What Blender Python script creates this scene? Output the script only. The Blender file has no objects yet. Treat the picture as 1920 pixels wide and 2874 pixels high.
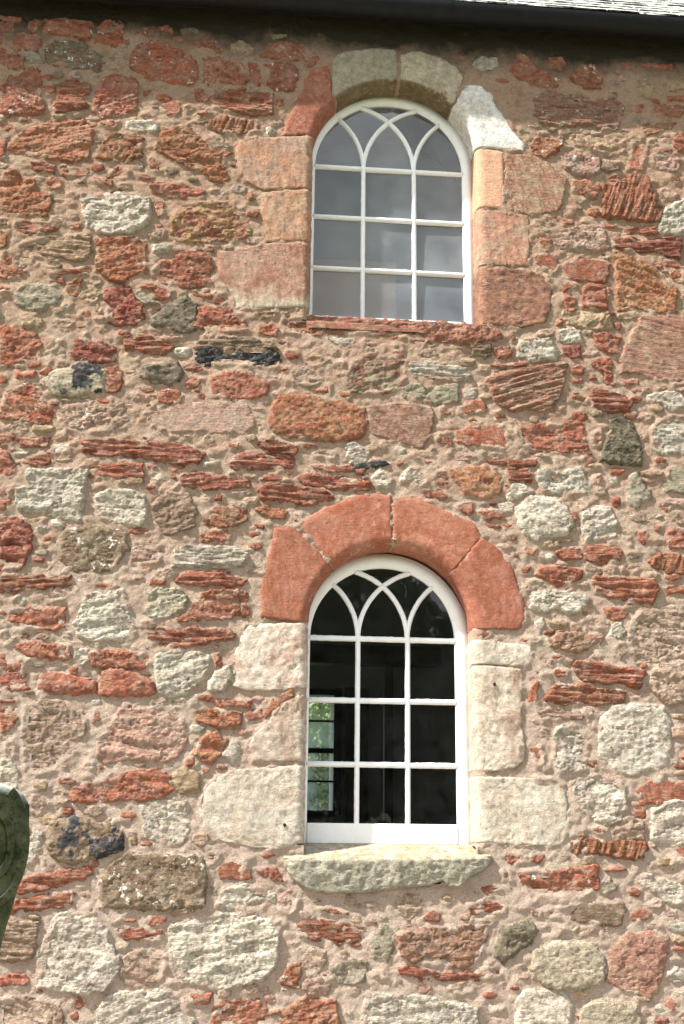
import bpy, bmesh, math, random
import numpy as np
from mathutils import Vector, Matrix
R_ = math.radians
sc = bpy.context.scene
# ------------------------------------------------------------------ camera, sky, sun, exposure
CAM = np.array([0.0, -6.34, 1.6]); FPX = 3380.0; IW, IH = 1920.0, 2874.0
cm = Matrix.Rotation(R_(-5.0), 3, 'Z') @ Matrix.Rotation(R_(90+15.4), 3, 'X') @ Matrix.Rotation(R_(.65), 3, 'Z')
cd = bpy.data.cameras.new('camera'); co = bpy.data.objects.new('camera', cd); sc.collection.objects.link(co)
co.matrix_world = Matrix.Translation(Vector(CAM)) @ cm.to_4x4()
cd.sensor_fit = 'VERTICAL'; cd.sensor_height = 24.0; cd.lens = 24.0*FPX/IH; cd.clip_end = 500; cd.clip_start = .05
sc.camera = co
SUN = Vector((-2.6, -1.0, 3.15)).normalized()
sl = bpy.data.lights.new('sun', 'SUN'); sl.energy = 5.0; sl.angle = R_(1.0); sl.color = (1, .96, .91)
so = bpy.data.objects.new('sun', sl); sc.collection.objects.link(so)
so.rotation_euler = SUN.to_track_quat('Z', 'Y').to_euler(); so.location = (-10, -10, 15)
w = bpy.data.worlds.new('World'); sc.world = w; w.use_nodes = True
wt = w.node_tree; bg = wt.nodes['Background']
sky = wt.nodes.new('ShaderNodeTexSky'); sky.sky_type = 'NISHITA'; sky.sun_disc = False
sky.sun_elevation = math.asin(SUN.z); sky.sun_rotation = math.atan2(SUN.x, SUN.y) % (2*math.pi)
sky.air_density = 1.0; sky.dust_density = 2.5; sky.ozone_density = .8
tc = wt.nodes.new('ShaderNodeTexCoord'); cn = wt.nodes.new('ShaderNodeTexNoise'); cn.inputs['Scale'].default_value = 2.6; cn.inputs['Detail'].default_value = 6
cn.inputs['Roughness'].default_value = .55; wt.links.new(tc.outputs['Generated'], cn.inputs['Vector'])
cr = wt.nodes.new('ShaderNodeMapRange'); cr.inputs[1].default_value = .44; cr.inputs[2].default_value = .60; wt.links.new(cn.outputs['Fac'], cr.inputs[0])
cx_ = wt.nodes.new('ShaderNodeMix'); cx_.data_type = 'RGBA'; wt.links.new(cr.outputs[0], cx_.inputs[0]); wt.links.new(sky.outputs[0], cx_.inputs[6])
cx_.inputs[7].default_value = (5.3, 5.35, 5.45, 1)      # scattered white clouds over the whole sky
wt.links.new(cx_.outputs[2], bg.inputs[0]); bg.inputs[1].default_value = .13
sc.view_settings.view_transform = 'Standard'; sc.view_settings.look = 'None'
sc.view_settings.exposure = 1.33; sc.view_settings.gamma = 1.0
sc.cycles.max_bounces = 8; sc.cycles.transparent_max_bounces = 24
CMN = np.array(cm)
def ray(px, py):
    d = CMN @ np.array([px-IW/2, -(py-IH/2), -FPX]); return d/np.linalg.norm(d)
def P(px, py, Y=0.0):
    d = ray(px, py); t = (Y-CAM[1])/d[1]; q = CAM+t*d; return (q[0], q[2])

rng = np.random.default_rng(7); random.seed(7)
# ------------------------------------------------------------------ noise
def _hash(ix, iy, seed):
    h = (ix.astype(np.int64)*374761393 + iy.astype(np.int64)*668265263 + seed*1442695041) & 0xffffffff
    h = ((h ^ (h >> 13))*1274126177) & 0xffffffff
    return ((h ^ (h >> 16)) & 0xffff)/65535.0*2-1
def vn(x, y, seed=0):
    x = np.asarray(x, float); y = np.asarray(y, float)
    ix = np.floor(x); iy = np.floor(y); fx = x-ix; fy = y-iy
    fx = fx*fx*fx*(fx*(fx*6-15)+10); fy = fy*fy*fy*(fy*(fy*6-15)+10)
    a = _hash(ix, iy, seed); b = _hash(ix+1, iy, seed); c = _hash(ix, iy+1, seed); d = _hash(ix+1, iy+1, seed)
    return (a*(1-fx)+b*fx)*(1-fy)+(c*(1-fx)+d*fx)*fy
def fbm(x, y, s, seed=0, o=4, rough=.5):
    v = 0; a = 1; t = 0
    for i in range(o):
        v = v+a*vn(x/s+i*17.3, y/s+i*9.1, seed+i*31); t += a; a *= rough; s = s/2.03
    return v/t
def sst(t): t = np.clip(t, 0, 1); return t*t*(3-2*t)
def psd(px, pz, poly):
    """signed distance, positive inside"""
    poly = np.asarray(poly, float); n = len(poly); d2 = np.full(px.shape, 1e9); ins = np.zeros(px.shape, bool)
    for i in range(n):
        ax, az = poly[i]; bx, bz = poly[(i+1) % n]; ex, ez = bx-ax, bz-az
        wx, wz = px-ax, pz-az; t = np.clip((wx*ex+wz*ez)/(ex*ex+ez*ez+1e-12), 0, 1)
        d2 = np.minimum(d2, (wx-ex*t)**2+(wz-ez*t)**2)
        c = (az > pz) != (bz > pz)
        with np.errstate(divide='ignore', invalid='ignore'):
            xi = ax+(pz-az)/(ez if abs(ez) > 1e-12 else 1e-12)*ex
        ins ^= c & (px < xi)
    d = np.sqrt(d2); return np.where(ins, d, -d)
# ------------------------------------------------------------------ object helpers
COL = sc.collection
def empty(name, loc, label=None, cat=None, group=None):
    o = bpy.data.objects.new(name, None); COL.objects.link(o); o.location = loc; o.empty_display_size = .2
    if label: o['label'] = label
    if cat: o['category'] = cat
    if group: o['group'] = group
    return o
def mesh_from(name, V, Fc, mat, parent=None, smooth=True, origin=None, cols=None):
    V = np.asarray(V, float)
    if origin is None: origin = V.mean(0)
    origin = np.asarray(origin, float)
    me = bpy.data.meshes.new(name)
    if isinstance(Fc, np.ndarray):
        nf = len(Fc); k = Fc.shape[1]
        me.vertices.add(len(V)); me.vertices.foreach_set('co', (V-origin).astype(np.float32).ravel())
        me.loops.add(nf*k); me.loops.foreach_set('vertex_index', Fc.astype(np.int32).ravel())
        me.polygons.add(nf); me.polygons.foreach_set('loop_start', np.arange(0, nf*k, k, dtype=np.int32))
        me.update(calc_edges=True)
    else:
        me.from_pydata([tuple(v) for v in (V-origin)], [], Fc)
    if smooth: me.polygons.foreach_set('use_smooth', np.ones(len(me.polygons), bool))
    if cols:
        for an, arr in cols.items():
            arr = np.asarray(arr, np.float32)
            if arr.ndim == 1: arr = np.tile(arr, (len(V), 1))
            at = me.color_attributes.new(an, 'FLOAT_COLOR', 'POINT'); at.data.foreach_set('color', arr.ravel())
    me.materials.append(mat); me.update()
    o = bpy.data.objects.new(name, me); COL.objects.link(o)
    set_parent(o, parent, origin)
    return o
WL = {}
def set_parent(o, parent, worldloc):
    WL[o.name] = Vector(worldloc)
    if parent is not None:
        o.parent = parent; o.location = Vector(worldloc)-WL.get(parent.name, Vector(parent.location))
    else: o.location = Vector(worldloc)
def box(name, x0, x1, y0, y1, z0, z1, mat, parent=None, bev=.004, tag=None):
    bm = bmesh.new(); bmesh.ops.create_cube(bm, size=1)
    c = Vector(((x0+x1)/2, (y0+y1)/2, (z0+z1)/2))
    for v in bm.verts: v.co = Vector((v.co.x*(x1-x0), v.co.y*(y1-y0), v.co.z*(z1-z0)))
    if bev: bmesh.ops.bevel(bm, geom=bm.edges[:], offset=bev, segments=1, affect='EDGES')
    me = bpy.data.meshes.new(name); bm.to_mesh(me); bm.free(); me.materials.append(mat)
    o = bpy.data.objects.new(name, me); COL.objects.link(o); set_parent(o, parent, c); return o
# ------------------------------------------------------------------ materials
class NT:
    def __init__(s, name, rough=.9, spec=.3):
        s.m = bpy.data.materials.new(name); s.m.use_nodes = True; s.t = s.m.node_tree
        s.b = s.t.nodes['Principled BSDF']; s.b.inputs['Roughness'].default_value = rough
        s.b.inputs['Specular IOR Level'].default_value = spec
        s.pos = s.t.nodes.new('ShaderNodeNewGeometry').outputs['Position']
    def n(s, ty, **k):
        nd = s.t.nodes.new(ty)
        for a, v in k.items(): setattr(nd, a, v)
        return nd
    def lk(s, a, b): s.t.links.new(a, b)
    def sc3(s, vec):
        m = s.n('ShaderNodeMapping'); m.inputs['Scale'].default_value = vec; s.lk(s.pos, m.inputs['Vector']); return m.outputs[0]
    def noise(s, scale, detail=3, rough=.55, vec=None, dist=0):
        nd = s.n('ShaderNodeTexNoise'); nd.inputs['Scale'].default_value = scale; nd.inputs['Detail'].default_value = detail
        nd.inputs['Roughness'].default_value = rough; nd.inputs['Distortion'].default_value = dist
        s.lk(vec if vec is not None else s.pos, nd.inputs['Vector']); return nd.outputs['Fac']
    def ramp(s, fac, a, b, lo=0., hi=1.):
        m = s.n('ShaderNodeMapRange'); m.inputs[1].default_value = a; m.inputs[2].default_value = b
        m.inputs[3].default_value = lo; m.inputs[4].default_value = hi; s.lk(fac, m.inputs[0]); return m.outputs[0]
    def math(s, op, a, b=None):
        m = s.n('ShaderNodeMath', operation=op)
        for i, v in enumerate((a, b)):
            if v is None: continue
            if isinstance(v, (int, float)): m.inputs[i].default_value = v
            else: s.lk(v, m.inputs[i])
        return m.outputs[0]
    def mix(s, fac, a, b, blend='MIX'):
        m = s.n('ShaderNodeMix', data_type='RGBA', blend_type=blend)
        for i, v in ((0, fac), (6, a), (7, b)):
            if isinstance(v, (int, float)): m.inputs[i].default_value = v
            elif isinstance(v, tuple): m.inputs[i].default_value = (*v, 1) if len(v) == 3 else v
            else: s.lk(v, m.inputs[i])
        return m.outputs[2]
    def val(s, fac):      # grey value as colour multiplier
        c = s.n('ShaderNodeCombineColor')
        for i in range(3): s.lk(fac, c.inputs[i])
        return c.outputs[0]
    def bump(s, h, dist, strength=1., prev=None):
        b = s.n('ShaderNodeBump'); b.inputs['Distance'].default_value = dist; b.inputs['Strength'].default_value = strength
        s.lk(h, b.inputs['Height'])
        if prev is not None: s.lk(prev, b.inputs['Normal'])
        return b.outputs[0]
    def out(s, col, normal=None):
        if isinstance(col, tuple): s.b.inputs['Base Color'].default_value = (*col, 1)
        else: s.lk(col, s.b.inputs['Base Color'])
        if normal is not None: s.lk(normal, s.b.inputs['Normal'])
        return s.m
MORTAR = (.485, .348, .262)
def mat_mortar():
    s = NT('lime_mortar', .95, .2)
    c = s.mix(s.ramp(s.noise(3.2, 5), .35, .65), MORTAR, (.50, .40, .30))
    c = s.mix(s.ramp(s.noise(9, 4), .52, .72), c, (.41, .265, .19))
    c = s.mix(s.ramp(s.noise(48, 5, .7), .5, .68, 0, .6), c, (.33, .215, .15))
    c = s.mix(s.ramp(s.noise(14, 5, .6), .62, .72, 0, .7), c, (.58, .51, .41))
    s0 = s.n('ShaderNodeSeparateXYZ'); s.lk(s.pos, s0.inputs[0])      # redder mortar high up, paler low down, partly painting in the wall's hazy glare
    zo = s.math('ADD', s0.outputs['Z'], s.math('MULTIPLY', s.noise(1.3, 4), 2.4))
    c = s.mix(s.ramp(zo, 3.6, 6.4, 0, 1), c, s.mix(1., c, (.86, .78, .71), 'MULTIPLY'))
    c = s.mix(s.ramp(zo, 4.6, 3.0, 0, .4), c, (.50, .41, .33))
    s2 = s.ramp(s.noise(7, 6, .75, vec=s.sc3((.5, 1, 2.2))), .56, .62, 0, .4); c = s.mix(s2, c, (.36, .22, .155))
    g = s.noise(170, 3, .7); c = s.mix(1., c, s.val(s.ramp(g, .2, .8, .62, 1.34)), 'MULTIPLY')
    vo = s.n('ShaderNodeTexVoronoi'); vo.inputs['Scale'].default_value = 95; s.lk(s.pos, vo.inputs['Vector'])
    pit = s.ramp(vo.outputs['Distance'], .08, .28, 0, 1)
    rare = s.ramp(s.noise(60, 2), .55, .65)
    pm = s.math('MULTIPLY', s.math('SUBTRACT', 1., pit), rare)
    c = s.mix(pm, c, (.25, .16, .11))
    # damp, mossy course right under the eaves, deep gutter shade painted in near-black
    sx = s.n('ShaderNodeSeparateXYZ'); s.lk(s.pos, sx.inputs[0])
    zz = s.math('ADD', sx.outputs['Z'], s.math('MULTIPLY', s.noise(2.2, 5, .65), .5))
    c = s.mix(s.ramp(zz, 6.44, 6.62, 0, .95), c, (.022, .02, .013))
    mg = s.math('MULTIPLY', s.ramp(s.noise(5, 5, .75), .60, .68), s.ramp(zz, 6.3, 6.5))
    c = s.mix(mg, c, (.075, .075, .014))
    n = s.bump(s.noise(300, 3, .7), .0055); n = s.bump(s.noise(110, 5, .75), .015, prev=n)
    n = s.bump(s.noise(38, 4, .65), .009, prev=n)
    return s.out(c, n)
def mat_stone(name, q):
    s = NT(name, .92, .22)
    a = s.n('ShaderNodeAttribute', attribute_name='col'); b = s.n('ShaderNodeAttribute', attribute_name='col2')
    fl, st = a.outputs['Alpha'], b.outputs['Alpha']
    str_v = s.sc3((3, 3, 26))
    lay = s.noise(4, 4, .6, vec=str_v)
    m2 = s.ramp(s.noise(11 if q > .9 else 5.5, 6, .72, dist=.6), .44, .60)
    c = s.mix(m2, a.outputs['Color'], b.outputs['Color'])
    layf = s.math('MULTIPLY', st, s.ramp(lay, .4, .6, 1, 0))
    c = s.mix(s.math('MULTIPLY', layf, .55), c, s.mix(1., c, (.55, .45, .42), 'MULTIPLY'))
    c = s.mix(1., c, s.val(s.ramp(s.noise(30, 6, .75), .28, .72, 1-.5*q, 1+.4*q)), 'MULTIPLY')
    g = s.noise(230, 3, .7); c = s.mix(1., c, s.val(s.ramp(g, .2, .8, 1-.45*q, 1+.4*q)), 'MULTIPLY')
    # mortar smear & dust
    c = s.mix(s.ramp(s.noise(17, 6, .75), .55, .68, 0, .7*q*q), c, MORTAR)
    c = s.mix(s.ramp(s.noise(24, 5, .7, dist=1), .56, .66, 0, .55*q), c, s.mix(1., c, (.42, .36, .34), 'MULTIPLY'))
    # dark pits
    vo = s.n('ShaderNodeTexVoronoi'); vo.inputs['Scale'].default_value = 70; s.lk(s.pos, vo.inputs['Vector'])
    pm = s.math('MULTIPLY', s.ramp(vo.outputs['Distance'], .10, .26, 1, 0), s.ramp(s.noise(23, 2), .56, .64))
    c = s.mix(pm, c, s.mix(1., c, (.35, .28, .25), 'MULTIPLY'))
    # white lime / lichen flecks
    ff = s.math('MULTIPLY', s.ramp(s.math('ADD', s.noise(26, 5, .68), s.math('MULTIPLY', s.noise(5, 2), .35)), .80, .835), fl)
    c = s.mix(ff, c, (.72, .68, .58))
    n = s.bump(g, .003); n = s.bump(s.noise(80, 4, .75, vec=s.sc3((.55, 1, 1.6) if q > .9 else (1, 1, 1))), (.013 if q > .9 else .008)*q, prev=n)
    n = s.bump(s.noise(26, 5, .7, vec=s.sc3((.5, 1, 1.9) if q > .9 else (1, 1, 1.1)), dist=.8), (.013 if q > .9 else .009)*q, prev=n)
    ln = s.math('MULTIPLY', lay, st); n = s.bump(ln, .02, prev=n)
    return s.out(c, n)
def mat_plain(name, col, rough=.6, spec=.4, nscale=0, namt=.1, bumpd=0, bs=80, metal=0):
    s = NT(name, rough, spec); c = col; s.b.inputs['Metallic'].default_value = metal
    if nscale: c = s.mix(1., (*col, 1), s.val(s.ramp(s.noise(nscale, 5, .6), .3, .7, 1-namt, 1+namt)), 'MULTIPLY')
    return s.out(c, s.bump(s.noise(bs, 3), bumpd) if bumpd else None)
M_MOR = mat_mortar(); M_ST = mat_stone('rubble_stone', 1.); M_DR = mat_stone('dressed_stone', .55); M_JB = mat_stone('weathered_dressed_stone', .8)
M_PAINT = mat_plain('white_paint', (.80, .80, .79), .45, .4, 30, .04, .0006, 60)
M_PLAST = mat_plain('interior_plaster', (.62, .60, .55), .9, .2, 3, .1)
M_DARKW = mat_plain('dark_wood', (.05, .035, .025), .5, .4, 12, .3)
M_WOODP = mat_plain('brown_paint_wood', (.16, .13, .08), .5, .4, 12, .2)
M_GUT = mat_plain('black_gutter_paint', (.008, .008, .009), .6, .2, 20, .3, .0008, 40)
M_FLOOR = mat_plain('floor_boards', (.22, .16, .11), .6, .3, 6, .3)
def mat_glass(name, d0, d1):
    s = NT(name); t = s.t; t.nodes.remove(s.b); out = [n for n in t.nodes if n.type == 'OUTPUT_MATERIAL'][0]
    fr = s.n('ShaderNodeFresnel'); fr.inputs['IOR'].default_value = 1.62
    nb = s.bump(s.noise(2.5, 2), .004)
    s.lk(nb, fr.inputs['Normal'])
    gl = s.n('ShaderNodeBsdfGlossy'); gl.inputs['Roughness'].default_value = .015; s.lk(nb, gl.inputs['Normal'])
    tr = s.n('ShaderNodeBsdfTransparent'); tr.inputs['Color'].default_value = (.93, .95, .94, 1)
    df = s.n('ShaderNodeBsdfDiffuse'); df.inputs['Color'].default_value = (.60, .64, .70, 1)
    m1 = s.n('ShaderNodeMixShader'); s.lk(fr.outputs[0], m1.inputs[0]); s.lk(tr.outputs[0], m1.inputs[1]); s.lk(gl.outputs[0], m1.inputs[2])
    m2 = s.n('ShaderNodeMixShader'); s.lk(s.ramp(s.noise(3.5 if d1 > .1 else 14, 5, .6), .35, .7, d0, d1), m2.inputs[0]); s.lk(m1.outputs[0], m2.inputs[1]); s.lk(df.outputs[0], m2.inputs[2])
    s.lk(m2.outputs[0], out.inputs['Surface']); return s.m
def mat_milky():
    s = NT('milky_old_glass'); s.t.nodes.remove(s.b); out = [n for n in s.t.nodes if n.type == 'OUTPUT_MATERIAL'][0]
    tr = s.n('ShaderNodeBsdfTransparent'); tl = s.n('ShaderNodeBsdfTranslucent'); tl.inputs['Color'].default_value = (.68, .86, .80, 1)
    m = s.n('ShaderNodeMixShader'); s.lk(s.ramp(s.pos and s.noise(3, 4), .42, .6, .12, .6), m.inputs[0]); s.lk(tr.outputs[0], m.inputs[1]); s.lk(tl.outputs[0], m.inputs[2])
    s.lk(m.outputs[0], out.inputs['Surface']); return s.m
M_MILK = mat_milky()
M_GLASS = mat_glass('old_glass', .0, .012); M_HAZY = mat_glass('hazy_old_glass', .10, .25)  # bluish diffuse mix paints the pale haze into the upper panes
def mat_slate():
    s = NT('lichened_slate', .75, .4)
    c = s.mix(s.ramp(s.noise(16, 6, .75, vec=s.sc3((.6, 1, 1))), .45, .54), (.07, .07, .075), (.66, .66, .57))
    c = s.mix(s.ramp(s.noise(8, 4), .6, .7), c, (.2, .2, .1))
    return s.out(c, s.bump(s.noise(60, 4), .004))
M_SLATE = mat_slate()
def mat_grass():
    s = NT('churchyard_grass', .95, .1)
    c = s.mix(s.ramp(s.noise(2, 6, .7), .35, .65), (.07, .10, .03), (.14, .15, .06))
    return s.out(c, s.bump(s.noise(40, 4), .03))
def mat_leaf(name, a, b):
    s = NT(name, .6, .3)
    c = s.mix(s.ramp(s.noise(1.3, 4, .7), .35, .65), a, b)
    s.b.inputs['Transmission Weight'].default_value = 0
    return s.out(c)
M_LEAF = mat_leaf('tree_leaves', (.035, .06, .015), (.09, .13, .03))
M_LEAF2 = mat_leaf('pale_leaves', (.16, .24, .07), (.42, .48, .22))
M_BARK = mat_plain('bark', (.10, .075, .05), .95, .1, 8, .3, .02, 12)
def mat_grave():
    s = NT('mossy_gravestone', 1., .05)
    sx = s.n('ShaderNodeNewGeometry'); sp = s.n('ShaderNodeSeparateXYZ'); s.lk(sx.outputs['Normal'], sp.inputs[0])
    c = s.mix(s.ramp(s.noise(9, 5, .7), .4, .6), (.034, .042, .02), (.115, .115, .06))
    c = s.mix(s.ramp(s.noise(22, 6, .75), .5, .7, 0, .6), c, (.16, .15, .09)); c = s.mix(s.ramp(s.noise(60, 4, .75), .56, .64, 0, .8), c, (.015, .02, .012))
    top = s.ramp(sp.outputs['Z'], .3, .7)   # sunlit top of the stone painted pale, along with its lichen
    c = s.mix(top, c, (.38, .39, .33))
    return s.out(c, s.bump(s.noise(60, 4, .65), .004))
M_GRAVE = mat_grave()
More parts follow.
